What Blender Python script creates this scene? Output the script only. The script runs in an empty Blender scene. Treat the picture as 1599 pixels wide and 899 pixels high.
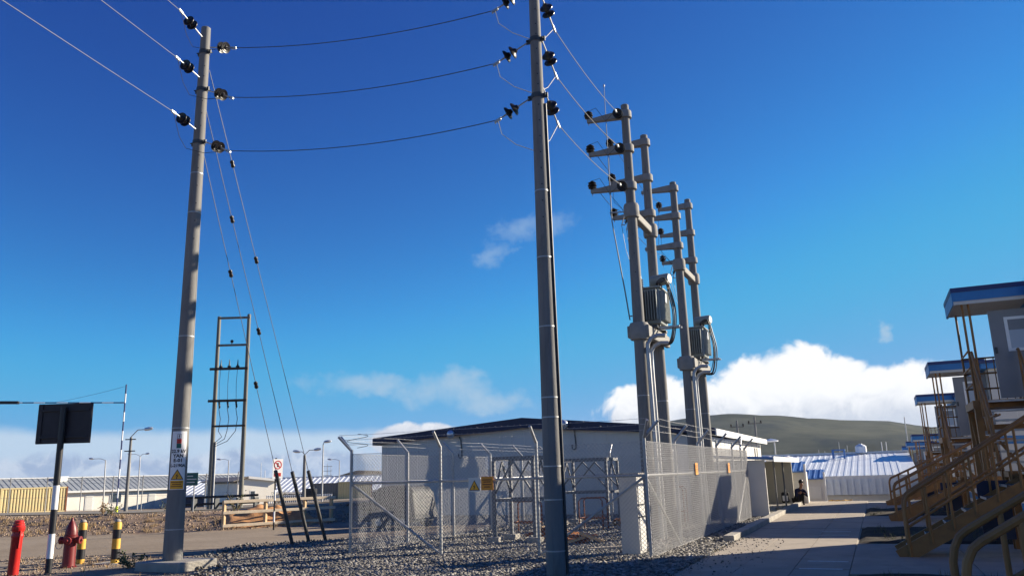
import bpy, math, random
import numpy as np
from mathutils import Vector, Matrix, noise as mnoise

random.seed(7)
rng = np.random.default_rng(7)
scene = bpy.context.scene
COL = scene.collection
R = math.radians

# ------------------------------------------------------------------ camera
# site axes: +Y runs along the concrete path, +X to its right, metres
cam_data = bpy.data.cameras.new('camera')
cam = bpy.data.objects.new('camera', cam_data)
COL.objects.link(cam)
cam_data.sensor_width = 36.0
cam_data.lens = 1255.0 / 1599.0 * 36.0
cam_data.clip_start = 0.05
cam_data.clip_end = 12000.0
cam.matrix_world = Matrix((
    (0.91349037, 0.11758848, 0.38949749, 0.0),
    (0.40583631, -0.19546819, -0.89279845, 0.0),
    (-0.02884844, 0.97363501, -0.22627999, 1.6),
    (0, 0, 0, 1)))
scene.camera = cam

# ------------------------------------------------------------------ light
SUN_AZ, SUN_EL = R(43.5), R(21.5)          # azimuth clockwise from +Y
sun_dir = Vector((math.sin(SUN_AZ) * math.cos(SUN_EL), math.cos(SUN_AZ) * math.cos(SUN_EL), math.sin(SUN_EL)))
sd = bpy.data.lights.new('sun', 'SUN')
sd.energy = 5.0
sd.angle = R(0.53)
sd.color = (1.0, 0.88, 0.70)
sun = bpy.data.objects.new('sun', sd)
COL.objects.link(sun)
sun.rotation_euler = sun_dir.to_track_quat('Z', 'Y').to_euler()

world = bpy.data.worlds.new('World')
scene.world = world
world.use_nodes = True
wt = world.node_tree
wt.nodes.clear()


class NB:
    """tiny node-expression helper"""
    def __init__(s, tree): s.t = tree
    def n(s, kind, **kw):
        x = s.t.nodes.new(kind)
        for k, v in kw.items(): setattr(x, k, v)
        return x
    def put(s, sock, v):
        if isinstance(v, bpy.types.NodeSocket): s.t.links.new(v, sock)
        else: sock.default_value = v
    def m(s, op, a, b=None, c=None, clamp=False):
        x = s.n('ShaderNodeMath', operation=op, use_clamp=clamp)
        s.put(x.inputs[0], a)
        if b is not None: s.put(x.inputs[1], b)
        if c is not None: s.put(x.inputs[2], c)
        return x.outputs[0]
    def noise(s, vec, scale, detail=6, rough=0.55, dist=0.0):
        x = s.n('ShaderNodeTexNoise')
        if vec is not None: s.put(x.inputs['Vector'], vec)
        x.inputs['Scale'].default_value = scale
        x.inputs['Detail'].default_value = detail
        x.inputs['Roughness'].default_value = rough
        x.inputs['Distortion'].default_value = dist
        return x.outputs[0]
    def mix(s, fac, a, b):
        x = s.n('ShaderNodeMix', data_type='RGBA')
        s.put(x.inputs[0], fac); s.put(x.inputs[6], a); s.put(x.inputs[7], b)
        return x.outputs[2]
    def smooth(s, v, a, b, lo=0.0, hi=1.0):
        x = s.n('ShaderNodeMapRange', interpolation_type='SMOOTHSTEP')
        s.put(x.inputs[0], v); x.inputs[1].default_value = a; x.inputs[2].default_value = b
        x.inputs[3].default_value = lo; x.inputs[4].default_value = hi
        return x.outputs[0]
    def ramp(s, v, stops):
        x = s.n('ShaderNodeValToRGB')
        e = x.color_ramp.elements
        while len(e) < len(stops): e.new(0.5)
        for el, (p, c) in zip(e, stops): el.position = p; el.color = (*c, 1)
        s.put(x.inputs[0], v)
        return x.outputs[0]


nb = NB(wt)
sky = nb.n('ShaderNodeTexSky', sky_type='NISHITA')
sky.sun_disc = False
sky.sun_elevation = SUN_EL
sky.sun_rotation = SUN_AZ
sky.altitude = 3600
sky.air_density = 1.0
sky.dust_density = 0.15
sky.ozone_density = 3.0
tc = nb.n('ShaderNodeTexCoord')
sep = nb.n('ShaderNodeSeparateXYZ')
wt.links.new(tc.outputs['Generated'], sep.inputs[0])
X_, Y_, Z_ = sep.outputs
EL = nb.m('MULTIPLY', nb.m('ARCSINE', Z_), 57.2958)
AZ = nb.m('MULTIPLY', nb.m('ARCTAN2', X_, Y_), 57.2958)
cmb = nb.n('ShaderNodeCombineXYZ')
nb.put(cmb.inputs[0], AZ); nb.put(cmb.inputs[1], EL); nb.put(cmb.inputs[2], 0.0)
cv = cmb.outputs[0]
n1 = nb.noise(cv, 0.32, 8, 0.56, 0.3)
n2 = nb.noise(cv, 0.11, 5, 0.5)


cmb2 = nb.n('ShaderNodeCombineXYZ')
nb.put(cmb2.inputs[0], nb.m('ADD', AZ, 31.7)); nb.put(cmb2.inputs[1], nb.m('MULTIPLY', EL, 1.3)); nb.put(cmb2.inputs[2], 4.0)
wa = nb.noise(cmb2.outputs[0], 0.42, 5, 0.6)
cmb3 = nb.n('ShaderNodeCombineXYZ')
nb.put(cmb3.inputs[0], nb.m('SUBTRACT', AZ, 17.3)); nb.put(cmb3.inputs[1], EL); nb.put(cmb3.inputs[2], 9.0)
we = nb.noise(cmb3.outputs[0], 0.38, 5, 0.6)
AZW = nb.m('ADD', AZ, nb.m('MULTIPLY', nb.m('SUBTRACT', wa, 0.5), 5.0))
ELW = nb.m('ADD', EL, nb.m('MULTIPLY', nb.m('SUBTRACT', we, 0.5), 3.4))
WARP = [False]


def blob(a0, e0, sa, se):
    da = nb.m('DIVIDE', nb.m('SUBTRACT', AZW if WARP[0] else AZ, a0), sa)
    de = nb.m('DIVIDE', nb.m('SUBTRACT', ELW if WARP[0] else EL, e0), se)
    return nb.m('SUBTRACT', 1.0, nb.m('ADD', nb.m('MULTIPLY', da, da), nb.m('MULTIPLY', de, de)))


def vmax(lst):
    o = lst[0]
    for x in lst[1:]: o = nb.m('MAXIMUM', o, x)
    return o


def cloud(blobs, namp, a, b):
    f = nb.m('ADD', vmax([blob(*q) for q in blobs]), nb.m('MULTIPLY', nb.m('SUBTRACT', n1, 0.5), namp))
    return nb.smooth(f, a, b)


# heaped cumulus bank over the hill, further heaps round the horizon
cum = cloud([(-4.6, 4.2, 6.5, 4.0), (-12.5, 3.8, 6.0, 2.6), (2.0, 4.0, 5.0, 2.7), (8, 3.6, 6.5, 2.6), (-30.4, 2.5, 3.4, 1.5),
             (-21, 2.9, 6.5, 0.75), (25, 3.0, 10, 2.6), (62, 3.4, 12, 3.2), (110, 3, 14, 3), (165, 3.5, 14, 3.2), (-95, 3, 14, 2.6), (-140, 3.4, 12, 3)],
            1.9, 0.08, 0.40)
# thin low cloud sheet along the horizon
sheet_f = nb.m('ADD', nb.m('SUBTRACT', 3.3, EL), nb.m('MULTIPLY', nb.m('SUBTRACT', n2, 0.5), 2.0))
sheet = nb.m('MULTIPLY', nb.smooth(sheet_f, -0.35, 0.45), nb.m('SUBTRACT', 1.0, nb.smooth(AZ, -36.0, -27.5)))
sheet = nb.m('MULTIPLY', sheet, 0.86)
# loose wisps
WARP[0] = True
wisp = cloud([(-34.2, 6.5, 4.2, 1.15), (-28.3, 6.0, 3.8, 1.5), (-25.2, 5.1, 3.0, 1.1), (-23.0, 17.2, 2.1, 1.0), (-24.9, 15.7, 1.2, 1.1),
              (-20.4, 17.3, 1.7, 1.0), (1.2, 8.3, 0.9, 0.5), (40, 9, 4, 1), (-75, 8, 4, 1), (90, 12, 3, 1), (-120, 10, 4, 1.2), (150, 14, 3, 1)],
             2.2, -0.25, 1.5)
wisp = nb.m('MULTIPLY', wisp, nb.smooth(EL, 8.0, 14.0, 0.88, 0.5))
# colours of the lit cloud tops and the grey-violet undersides
n3 = nb.noise(cv, 0.55, 7, 0.6, 0.6)
low = nb.mix(nb.smooth(n3, 0.40, 0.62), (2.8, 3.4, 4.8, 1), (5.4, 5.8, 6.5, 1))
SH = nb.mix(nb.smooth(nb.m('ADD', EL, nb.m('MULTIPLY', nb.m('SUBTRACT', n1, 0.5), 2.2)), 1.5, 2.3), low, (4.4, 5.4, 6.5, 1))
CU = nb.mix(nb.smooth(nb.m('ADD', nb.m('MULTIPLY', n3, 4.0), EL), 4.4, 7.0), (4.7, 5.0, 5.8, 1), (7.8, 7.8, 7.9, 1))
WI = (3.3, 4.5, 5.7, 1)
# deepen the thin-air sky: per-channel gain and contrast on the Nishita radiance
ss = nb.n('ShaderNodeSeparateColor')
wt.links.new(sky.outputs[0], ss.inputs[0])
sc_ = nb.n('ShaderNodeCombineColor')
for i_, (kk, pw, gn, cap) in enumerate(((0.0551, 1.45, 2.1, 0.25), (0.1246, 1.76, 2.70, 0.345), (0.2125, 1.03, 0.78, 0.96))):
    v = nb.m('SMOOTH_MIN', nb.m('MULTIPLY', ss.outputs[i_], kk), cap, 0.12)
    nb.put(sc_.inputs[i_], nb.m('MULTIPLY', nb.m('POWER', v, pw), gn / 0.1312))
c = nb.mix(sheet, sc_.outputs[0], SH)
c = nb.mix(wisp, c, WI)
c = nb.mix(cum, c, CU)
bg = nb.n('ShaderNodeBackground')
bg.inputs['Strength'].default_value = 0.059
wt.links.new(c, bg.inputs['Color'])
wo = nb.n('ShaderNodeOutputWorld')
wt.links.new(bg.outputs[0], wo.inputs['Surface'])

vs = scene.view_settings
vs.view_transform = 'Standard'
vs.look = 'None'
vs.gamma = 1.0
vs.use_curve_mapping = False
vs.exposure = 1.15
scene.cycles.use_denoising = True
scene.cycles.max_bounces = 6


# ------------------------------------------------------------------ materials
def mat(name, base, rough=0.8, metal=0.0, var=0.18, scale=1.5, bump=0.0, bscale=30.0, dirt=None, dirt_amt=0.5, dscale=4.0,
        spec=0.5, island=0.0, stretch=None):
    m = bpy.data.materials.new(name)
    m.use_nodes = True
    t = m.node_tree
    b = NB(t)
    p = t.nodes['Principled BSDF']
    tcn = b.n('ShaderNodeTexCoord')
    v = tcn.outputs['Object']
    if stretch:
        mp = b.n('ShaderNodeMapping')
        mp.inputs['Scale'].default_value = stretch
        t.links.new(v, mp.inputs[0])
        v = mp.outputs[0]
    n = b.noise(v, scale, 8, 0.62)
    lo = tuple(max(0, x * (1 - var)) for x in base)
    hi = tuple(min(1, x * (1 + var)) for x in base)
    colr = b.ramp(n, [(0.3, lo), (0.7, hi)])
    if dirt:
        dn = b.noise(v, dscale, 9, 0.68, 0.4)
        colr = b.mix(b.smooth(dn, 0.48, 0.72, 0.0, dirt_amt), colr, (*dirt, 1))
    if island:
        g = b.n('ShaderNodeNewGeometry')
        hs = b.n('ShaderNodeHueSaturation')
        b.put(hs.inputs['Color'], colr)
        b.put(hs.inputs['Value'], b.m('MULTIPLY_ADD', g.outputs['Random Per Island'], 2 * island, 1 - island))
        colr = hs.outputs[0]
    t.links.new(colr, p.inputs['Base Color'])
    p.inputs['Roughness'].default_value = rough
    p.inputs['Metallic'].default_value = metal
    p.inputs['Specular IOR Level'].default_value = spec
    if bump:
        bn = b.noise(v, bscale, 8, 0.65)
        bp = b.n('ShaderNodeBump')
        bp.inputs['Strength'].default_value = bump
        bp.inputs['Distance'].default_value = 0.02
        t.links.new(bn, bp.inputs['Height'])
        t.links.new(bp.outputs[0], p.inputs['Normal'])
    return m


M = {}
M['concrete_pole'] = mat('concrete_pole', (0.185, 0.182, 0.176), 0.85, var=0.14, scale=5, bump=0.25, bscale=60, dirt=(0.115, 0.108, 0.098), dirt_amt=0.75, stretch=(1, 1, 0.16))
M['concrete_arm'] = mat('concrete_arm', (0.245, 0.238, 0.222), 0.85, var=0.12, scale=6, bump=0.2, bscale=70, dirt=(0.25, 0.23, 0.2), dirt_amt=0.4)
M['concrete'] = mat('concrete', (0.320, 0.300, 0.264), 0.9, var=0.16, scale=2, bump=0.25, bscale=50, dirt=(0.26, 0.23, 0.19), dirt_amt=0.5, dscale=2.5)
M['slab'] = mat('slab', (0.315, 0.268, 0.212), 0.9, var=0.12, scale=1.2, bump=0.2, bscale=60, dirt=(0.20, 0.172, 0.138), dirt_amt=0.6, dscale=1.7)
M['porcelain'] = mat('porcelain', (0.012, 0.010, 0.010), 0.34, var=0.2, spec=0.35)
M['galv'] = mat('galv', (0.40, 0.41, 0.42), 0.48, 0.6, var=0.15, scale=9, bump=0.05, bscale=40)
M['steel_grey'] = mat('steel_grey', (0.15, 0.155, 0.165), 0.6, 0.2, var=0.15, scale=6)
M['galv_post'] = mat('galv_post', (0.400, 0.408, 0.416), 0.48, 0.5, var=0.16, scale=7, dirt=(0.34, 0.33, 0.32), dirt_amt=0.35, dscale=6)
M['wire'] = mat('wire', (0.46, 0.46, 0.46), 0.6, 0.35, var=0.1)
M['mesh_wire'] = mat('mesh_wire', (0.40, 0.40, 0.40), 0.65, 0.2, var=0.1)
M['wire_span'] = mat('wire_span', (0.22, 0.22, 0.22), 0.7, 0.0, var=0.1)
M['wire_dark'] = mat('wire_dark', (0.05, 0.05, 0.055), 0.5, 0.4, var=0.1)
M['black_rubber'] = mat('black_rubber', (0.015, 0.015, 0.017), 0.5, var=0.2)
M['guard_grey'] = mat('guard_grey', (0.085, 0.086, 0.084), 0.6, 0.1, var=0.25, scale=8)
M['dark_steel'] = mat('dark_steel', (0.055, 0.06, 0.065), 0.55, 0.3, var=0.25, scale=8)
M['tx_grey'] = mat('tx_grey', (0.235, 0.262, 0.255), 0.5, 0.0, var=0.1, scale=5, dirt=(0.22, 0.22, 0.2), dirt_amt=0.3)
M['white_paint'] = mat('white_paint', (0.703, 0.703, 0.684), 0.55, var=0.06, scale=2, dirt=(0.50, 0.47, 0.42), dirt_amt=0.3, dscale=3)
M['white_panel'] = mat('white_panel', (0.568, 0.555, 0.525), 0.6, var=0.05, scale=1.2, dirt=(0.5, 0.48, 0.45), dirt_amt=0.22, dscale=1.6)
M['cream_wall'] = mat('cream_wall', (0.78, 0.74, 0.66), 0.7, var=0.06, scale=0.6, dirt=(0.5, 0.45, 0.38), dirt_amt=0.3, dscale=0.8)
M['navy'] = mat('navy', (0.012, 0.017, 0.055), 0.55, var=0.15)
M['blue_roof'] = mat('blue_roof', (0.05, 0.16, 0.42), 0.5, var=0.12, scale=1.5, dirt=(0.25, 0.3, 0.38), dirt_amt=0.2)
M['blue_band'] = mat('blue_band', (0.025, 0.17, 0.42), 0.5, var=0.12, scale=2)
M['blue_dark'] = mat('blue_dark', (0.015, 0.03, 0.13), 0.5, var=0.15, scale=2)
M['pale_blue_roof'] = mat('pale_blue_roof', (0.66, 0.70, 0.74), 0.45, 0.1, var=0.08, scale=0.7, dirt=(0.4, 0.45, 0.5), dirt_amt=0.25)
M['grey_roof'] = mat('grey_roof', (0.30, 0.33, 0.345), 0.55, 0.1, var=0.1, scale=0.5, dirt=(0.3, 0.27, 0.24), dirt_amt=0.3)
M['brown_roof'] = mat('brown_roof', (0.22, 0.195, 0.17), 0.7, var=0.12, scale=0.5)
M['container'] = mat('container', (0.60, 0.49, 0.25), 0.6, var=0.1, scale=0.6, dirt=(0.36, 0.27, 0.14), dirt_amt=0.35, dscale=1.2)
M['black_paint'] = mat('black_paint', (0.012, 0.012, 0.016), 0.45, var=0.2)
M['sign_back'] = mat('sign_back', (0.016, 0.015, 0.022), 0.6, var=0.25, scale=4)
M['white_gloss'] = mat('white_gloss', (0.78, 0.78, 0.78), 0.35, var=0.04, dirt=(0.6, 0.58, 0.55), dirt_amt=0.25)
M['yellow_paint'] = mat('yellow_paint', (0.62, 0.36, 0.045), 0.6, var=0.15, scale=8, dirt=(0.36, 0.22, 0.08), dirt_amt=0.6, dscale=9)
M['red_paint'] = mat('red_paint', (0.50, 0.018, 0.014), 0.4, var=0.15, scale=6, dirt=(0.25, 0.02, 0.015), dirt_amt=0.4, dscale=8)
M['red_dark'] = mat('red_dark', (0.15, 0.009, 0.011), 0.45, var=0.2, scale=6, dirt=(0.08, 0.01, 0.01), dirt_amt=0.4)
M['stair_ochre'] = mat('stair_ochre', (0.27, 0.125, 0.034), 0.55, var=0.18, scale=3, dirt=(0.13, 0.07, 0.03), dirt_amt=0.5, dscale=5)
M['tread'] = mat('tread', (0.12, 0.085, 0.06), 0.8, var=0.2, scale=6, bump=0.2)
M['door_grey'] = mat('door_grey', (0.215, 0.22, 0.24), 0.5, var=0.06, scale=2)
M['wood_pole'] = mat('wood_pole', (0.17, 0.165, 0.142), 0.9, var=0.22, scale=4, bump=0.3, bscale=30, dirt=(0.17, 0.16, 0.13), dirt_amt=0.5, stretch=(3, 3, 0.25))
M['wood_new'] = mat('wood_new', (0.52, 0.36, 0.20), 0.8, var=0.2, scale=5, bump=0.2, dirt=(0.34, 0.22, 0.12), dirt_amt=0.4)
M['wood_pale'] = mat('wood_pale', (0.60, 0.50, 0.37), 0.8, var=0.15, scale=5, bump=0.2, dirt=(0.42, 0.33, 0.23), dirt_amt=0.4)
M['wood_dark'] = mat('wood_dark', (0.055, 0.042, 0.034), 0.85, var=0.3, scale=5)
M['orange_sign'] = mat('orange_sign', (0.72, 0.27, 0.02), 0.5, var=0.06)
M['yellow_sign'] = mat('yellow_sign', (0.80, 0.38, 0.02), 0.5, var=0.06)
M['green_sign'] = mat('green_sign', (0.012, 0.10, 0.085), 0.5, var=0.1)
M['rust'] = mat('rust', (0.22, 0.075, 0.03), 0.85, var=0.35, scale=14, bump=0.2, dirt=(0.1, 0.035, 0.02), dirt_amt=0.6, dscale=12)
M['orange_clay'] = mat('orange_clay', (0.450, 0.239, 0.113), 0.95, var=0.3, scale=2.5, bump=0.6, bscale=9, dirt=(0.33, 0.2, 0.12), dirt_amt=0.5, spec=0.15)
M['debris'] = mat('debris', (0.62, 0.25, 0.09), 0.85, var=0.25, scale=5, island=0.35)
M['lamp_metal'] = mat('lamp_metal', (0.62, 0.63, 0.66), 0.3, 0.6, var=0.08)
M['glass'] = mat('glass', (0.05, 0.07, 0.09), 0.08, var=0.1, spec=0.8)
M['blind'] = mat('blind', (0.42, 0.48, 0.55), 0.6, var=0.06)
M['skin'] = mat('skin', (0.30, 0.16, 0.10), 0.6, var=0.08)
M['hair'] = mat('hair', (0.012, 0.010, 0.009), 0.5, var=0.2)
M['navy_cloth'] = mat('navy_cloth', (0.012, 0.016, 0.05), 0.85, var=0.3, scale=14, bump=0.3, bscale=25)
M['black_cloth'] = mat('black_cloth', (0.012, 0.012, 0.014), 0.85, var=0.3, scale=14, bump=0.3, bscale=25)
M['stone'] = mat('stone', (0.205, 0.196, 0.18), 0.9, var=0.25, scale=6, island=0.6, dirt=(0.33, 0.29, 0.24), dirt_amt=0.3, spec=0.15)
M['brown_stone'] = mat('brown_stone', (0.27, 0.205, 0.15), 0.95, var=0.25, scale=6, island=0.45, spec=0.15)
M['gravel_bed'] = mat('gravel_bed', (0.062, 0.058, 0.052), 0.95, var=0.35, scale=9, bump=0.9, bscale=28, spec=0.15)
M['straw'] = mat('straw', (0.36, 0.25, 0.13), 0.9, var=0.3, scale=3, island=0.35)
M['weed'] = mat('weed', (0.085, 0.10, 0.04), 0.85, var=0.35, scale=3, island=0.4)
M['soil_bed'] = mat('soil_bed', (0.045, 0.038, 0.03), 0.95, var=0.35, scale=5, bump=0.9, bscale=16, spec=0.15)
M['hill'] = mat('hill', (0.080, 0.078, 0.054), 0.95, var=0.5, scale=0.008, dirt=(0.018, 0.022, 0.034), dirt_amt=0.97, dscale=0.0042, spec=0.0)  # the dirt tone here paints dark blue cloud shadows onto the slopes
M['hill_dry'] = mat('hill_dry', (0.13, 0.11, 0.08), 0.95, var=0.3, scale=0.05, spec=0.0)
M['road'] = mat('road', (0.211, 0.195, 0.172), 0.95, var=0.12, scale=0.5, bump=0.25, bscale=12, dirt=(0.33, 0.29, 0.235), dirt_amt=0.5, dscale=0.35, spec=0.15)
M['tank_white'] = mat('tank_white', (0.75, 0.76, 0.78), 0.5, var=0.05)
M['tarp'] = mat('tarp', (0.020, 0.021, 0.025), 0.6, var=0.3, scale=4, bump=0.4, bscale=6)
M['blue_plastic'] = mat('blue_plastic', (0.03, 0.18, 0.60), 0.4, var=0.1)
M['beige'] = mat('beige', (0.56, 0.52, 0.41), 0.7, var=0.07, scale=1.0)
M['ac_grey'] = mat('ac_grey', (0.60, 0.60, 0.57), 0.5, var=0.05)


def ground_material():
    m = bpy.data.materials.new('ground_dirt')
    m.use_nodes = True
    t = m.node_tree; b = NB(t); p = t.nodes['Principled BSDF']
    v = b.n('ShaderNodeTexCoord').outputs['Object']
    big = b.noise(v, 0.35, 6, 0.6)
    fine = b.noise(v, 7.0, 8, 0.7)
    colr = b.ramp(big, [(0.3, (0.225, 0.182, 0.136)), (0.7, (0.30, 0.25, 0.193))])
    colr = b.mix(b.smooth(fine, 0.42, 0.75, 0.0, 0.55), colr, (0.15, 0.122, 0.095, 1))
    # faint wheel ruts along the haul road
    mp = b.n('ShaderNodeMapping')
    mp.inputs['Rotation'].default_value = (0, 0, R(-12)); mp.inputs['Scale'].default_value = (0.03, 1.6, 1)
    t.links.new(v, mp.inputs[0])
    rut = b.noise(mp.outputs[0], 1.0, 5, 0.6)
    colr = b.mix(b.smooth(rut, 0.52, 0.68, 0.0, 0.35), colr, (0.175, 0.145, 0.115, 1))
    at = b.n('ShaderNodeAttribute', attribute_name='berm')
    rock = b.ramp(b.noise(v, 3.2, 9, 0.75), [(0.32, (0.14, 0.10, 0.075)), (0.5, (0.26, 0.19, 0.14)), (0.68, (0.36, 0.27, 0.185))])
    colr = b.mix(at.outputs['Fac'], colr, rock)
    t.links.new(colr, p.inputs['Base Color'])
    p.inputs['Roughness'].default_value = 0.95
    p.inputs['Specular IOR Level'].default_value = 0.12
    bp = b.n('ShaderNodeBump'); bp.inputs['Strength'].default_value = 0.55; bp.inputs['Distance'].default_value = 0.03
    t.links.new(b.noise(v, 9, 9, 0.72), bp.inputs['Height'])
    t.links.new(bp.outputs[0], p.inputs['Normal'])
    return m


M['ground'] = ground_material()


# ------------------------------------------------------------------ mesh helpers
LOC = {}


def tag(o, label=None, cat=None, group=None, kind=None):
    if label: o['label'] = label
    if cat: o['category'] = cat
    if group: o['group'] = group
    if kind: o['kind'] = kind
    return o


def thing(name, label, cat, loc=(0, 0, 0), group=None):
    o = bpy.data.objects.new(name, None)
    o.empty_display_size = 0.2
    COL.objects.link(o)
    o.location = loc
    LOC[o] = Vector(loc)
    return tag(o, label, cat, group)


class MB:
    def __init__(s): s.v = []; s.f = []
    def add(s, vs_, fs):
        k = len(s.v)
        s.v.extend(tuple(map(float, q)) for q in vs_)
        s.f.extend(tuple(i + k for i in q) for q in fs)
        return s
    def box(s, x0, x1, y0, y1, z0, z1):
        return s.add([(x0, y0, z0), (x1, y0, z0), (x1, y1, z0), (x0, y1, z0), (x0, y0, z1), (x1, y0, z1), (x1, y1, z1), (x0, y1, z1)],
                     [(0, 3, 2, 1), (4, 5, 6, 7), (0, 1, 5, 4), (1, 2, 6, 5), (2, 3, 7, 6), (3, 0, 4, 7)])
    def obox(s, c, ax, ay, az):
        c, ax, ay, az = map(Vector, (c, ax, ay, az))
        vs_ = [c + i * ax + j * ay + k * az for k in (-1, 1) for i, j in ((-1, -1), (1, -1), (1, 1), (-1, 1))]
        return s.add(vs_, [(0, 3, 2, 1), (4, 5, 6, 7), (0, 1, 5, 4), (1, 2, 6, 5), (2, 3, 7, 6), (3, 0, 4, 7)])
    def beam(s, p, q, w, h, up=(0, 0, 1)):
        p, q = Vector(p), Vector(q)
        d = q - p
        u = Vector(up)
        side = d.cross(u)
        if side.length < 1e-6: side = d.cross(Vector((1, 0, 0)))
        side.normalize()
        u = side.cross(d).normalized()
        return s.obox((p + q) / 2, d / 2, side * w / 2, u * h / 2)
    def tube(s, p, q, r0, r1=None, n=8, caps=True):
        return s.path([p, q], [r0, r0 if r1 is None else r1], n, caps)
    def path(s, pts, r, n=6, caps=True):
        pts = [Vector(p) for p in pts]
        rr = r if isinstance(r, (list, tuple)) else [r] * len(pts)
        prev = None
        rings = []
        for i, p in enumerate(pts):
            d = (pts[min(i + 1, len(pts) - 1)] - pts[max(i - 1, 0)]).normalized()
            if prev is None:
                a = d.cross(Vector((0, 0, 1)))
                if a.length < 1e-3: a = Vector((1, 0, 0))
                a.normalize()
            else:
                a = (prev - d * prev.dot(d))
                if a.length < 1e-6: a = d.orthogonal()
                a.normalize()
            prev = a
            b2 = d.cross(a)
            rings.append([p + (a * math.cos(2 * math.pi * k / n) + b2 * math.sin(2 * math.pi * k / n)) * rr[i] for k in range(n)])
        base = len(s.v)
        for rg in rings: s.v.extend(tuple(q) for q in rg)
        for i in range(len(rings) - 1):
            for k in range(n):
                a0 = base + i * n + k; a1 = base + i * n + (k + 1) % n
                s.f.append((a0, a1, a1 + n, a0 + n))
        if caps and n > 2:
            s.f.append(tuple(base + k for k in range(n))[::-1])
            s.f.append(tuple(base + (len(rings) - 1) * n + k for k in range(n)))
        return s
    def lathe(s, o, axis, prof, n=14):
        o = Vector(o); d = Vector(axis).normalized()
        return s.path2(o, d, prof, n)
    def path2(s, o, d, prof, n):
        a = d.orthogonal().normalized(); b2 = d.cross(a)
        base = len(s.v)
        for t_, r_ in prof:
            for k in range(n):
                s.v.append(tuple(o + d * t_ + (a * math.cos(2 * math.pi * k / n) + b2 * math.sin(2 * math.pi * k / n)) * r_))
        for i in range(len(prof) - 1):
            for k in range(n):
                a0 = base + i * n + k; a1 = base + i * n + (k + 1) % n
                s.f.append((a0, a1, a1 + n, a0 + n))
        s.f.append(tuple(base + k for k in range(n))[::-1])
        s.f.append(tuple(base + (len(prof) - 1) * n + k for k in range(n)))
        return s
    def prism(s, poly, ext):
        poly = [Vector(p) for p in poly]; e = Vector(ext); n = len(poly)
        vs_ = poly + [p + e for p in poly]
        return s.add(vs_, [tuple(range(n))[::-1], tuple(range(n, 2 * n))] + [(i, (i + 1) % n, n + (i + 1) % n, n + i) for i in range(n)])
    def xform(s, fn):
        s.v = [tuple(fn(Vector(q))) for q in s.v]
        return s
    def build(s, name, m, parent=None, loc=None, smooth=False, bevel=0.0):
        base = LOC[parent] if parent is not None else Vector(loc if loc is not None else (0, 0, 0))
        me = bpy.data.meshes.new(name)
        me.from_pydata([(x - base.x, y - base.y, z - base.z) for x, y, z in s.v], [], s.f)
        me.update()
        import bmesh
        bm = bmesh.new(); bm.from_mesh(me)
        bmesh.ops.recalc_face_normals(bm, faces=bm.faces)
        if bevel:
            bmesh.ops.bevel(bm, geom=list(bm.edges), offset=bevel, segments=1, affect='EDGES', profile=0.7)
        bm.to_mesh(me); bm.free()
        if smooth:
            for p in me.polygons: p.use_smooth = True
            try: me.set_sharp_from_angle(angle=R(38))
            except Exception: pass
        me.materials.append(M[m] if isinstance(m, str) else m)
        o = bpy.data.objects.new(name, me)
        COL.objects.link(o)
        if parent is not None:
            o.parent = parent
            LOC[o] = LOC[parent]
        else:
            o.location = base
            LOC[o] = base
        return o


def copy_tree(o, parent=None):
    c_ = o.copy()
    COL.objects.link(c_)
    if parent is not None: c_.parent = parent
    for ch in list(o.children): copy_tree(ch, c_)
    return c_


def np_mesh(name, verts, faces_flat, nper, m, kind=None, loc=(0, 0, 0)):
    """fast mesh from numpy arrays, all faces with nper corners"""
    me = bpy.data.meshes.new(name)
    me.vertices.add(len(verts)); me.vertices.foreach_set('co', np.asarray(verts, np.float32).ravel())
    nf = len(faces_flat) // nper
    me.loops.add(len(faces_flat)); me.loops.foreach_set('vertex_index', np.asarray(faces_flat, np.int32))
    me.polygons.add(nf)
    me.polygons.foreach_set('loop_start', np.arange(0, nf * nper, nper, dtype=np.int32))
    me.polygons.foreach_set('loop_total', np.full(nf, nper, np.int32))
    me.update(calc_edges=True)
    me.materials.append(M[m] if isinstance(m, str) else m)
    o = bpy.data.objects.new(name, me)
    COL.objects.link(o)
    if kind: o['kind'] = kind
    return o


def arc(c_, r_, a0, a1, n, u, w):
    c_, u, w = Vector(c_), Vector(u), Vector(w)
    return [c_ + u * r_ * math.cos(a0 + (a1 - a0) * i / n) + w * r_ * math.sin(a0 + (a1 - a0) * i / n) for i in range(n + 1)]


def sag(p, q, s_, n=14):
    p, q = Vector(p), Vector(q)
    return [p.lerp(q, i / n) - Vector((0, 0, s_ * 4 * (i / n) * (1 - i / n))) for i in range(n + 1)]


def text_pts(body, size, bold=0.0):
    cu = bpy.data.curves.new('t', 'FONT')
    cu.body = body; cu.size = size; cu.align_x = 'CENTER'; cu.align_y = 'CENTER'
    cu.offset = bold; cu.resolution_u = 2
    ob = bpy.data.objects.new('t', cu)
    COL.objects.link(ob)
    dg = bpy.context.evaluated_depsgraph_get()
    me = ob.evaluated_get(dg).to_mesh()
    vs_ = [tuple(v.co) for v in me.vertices]
    fs = [tuple(p.vertices) for p in me.polygons]
    ob.evaluated_get(dg).to_mesh_clear()
    bpy.data.objects.remove(ob); bpy.data.curves.remove(cu)
    return vs_, fs


# ------------------------------------------------------------------ terrain
BERM = np.array([(-260, 6), (-60, 16.5), (-40, 18.2), (-27.2, 19.6), (-23.7, 20.85), (-21, 22.3), (-19.1, 25.2), (-18.9, 27), (-18.9, 400)], float)


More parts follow.
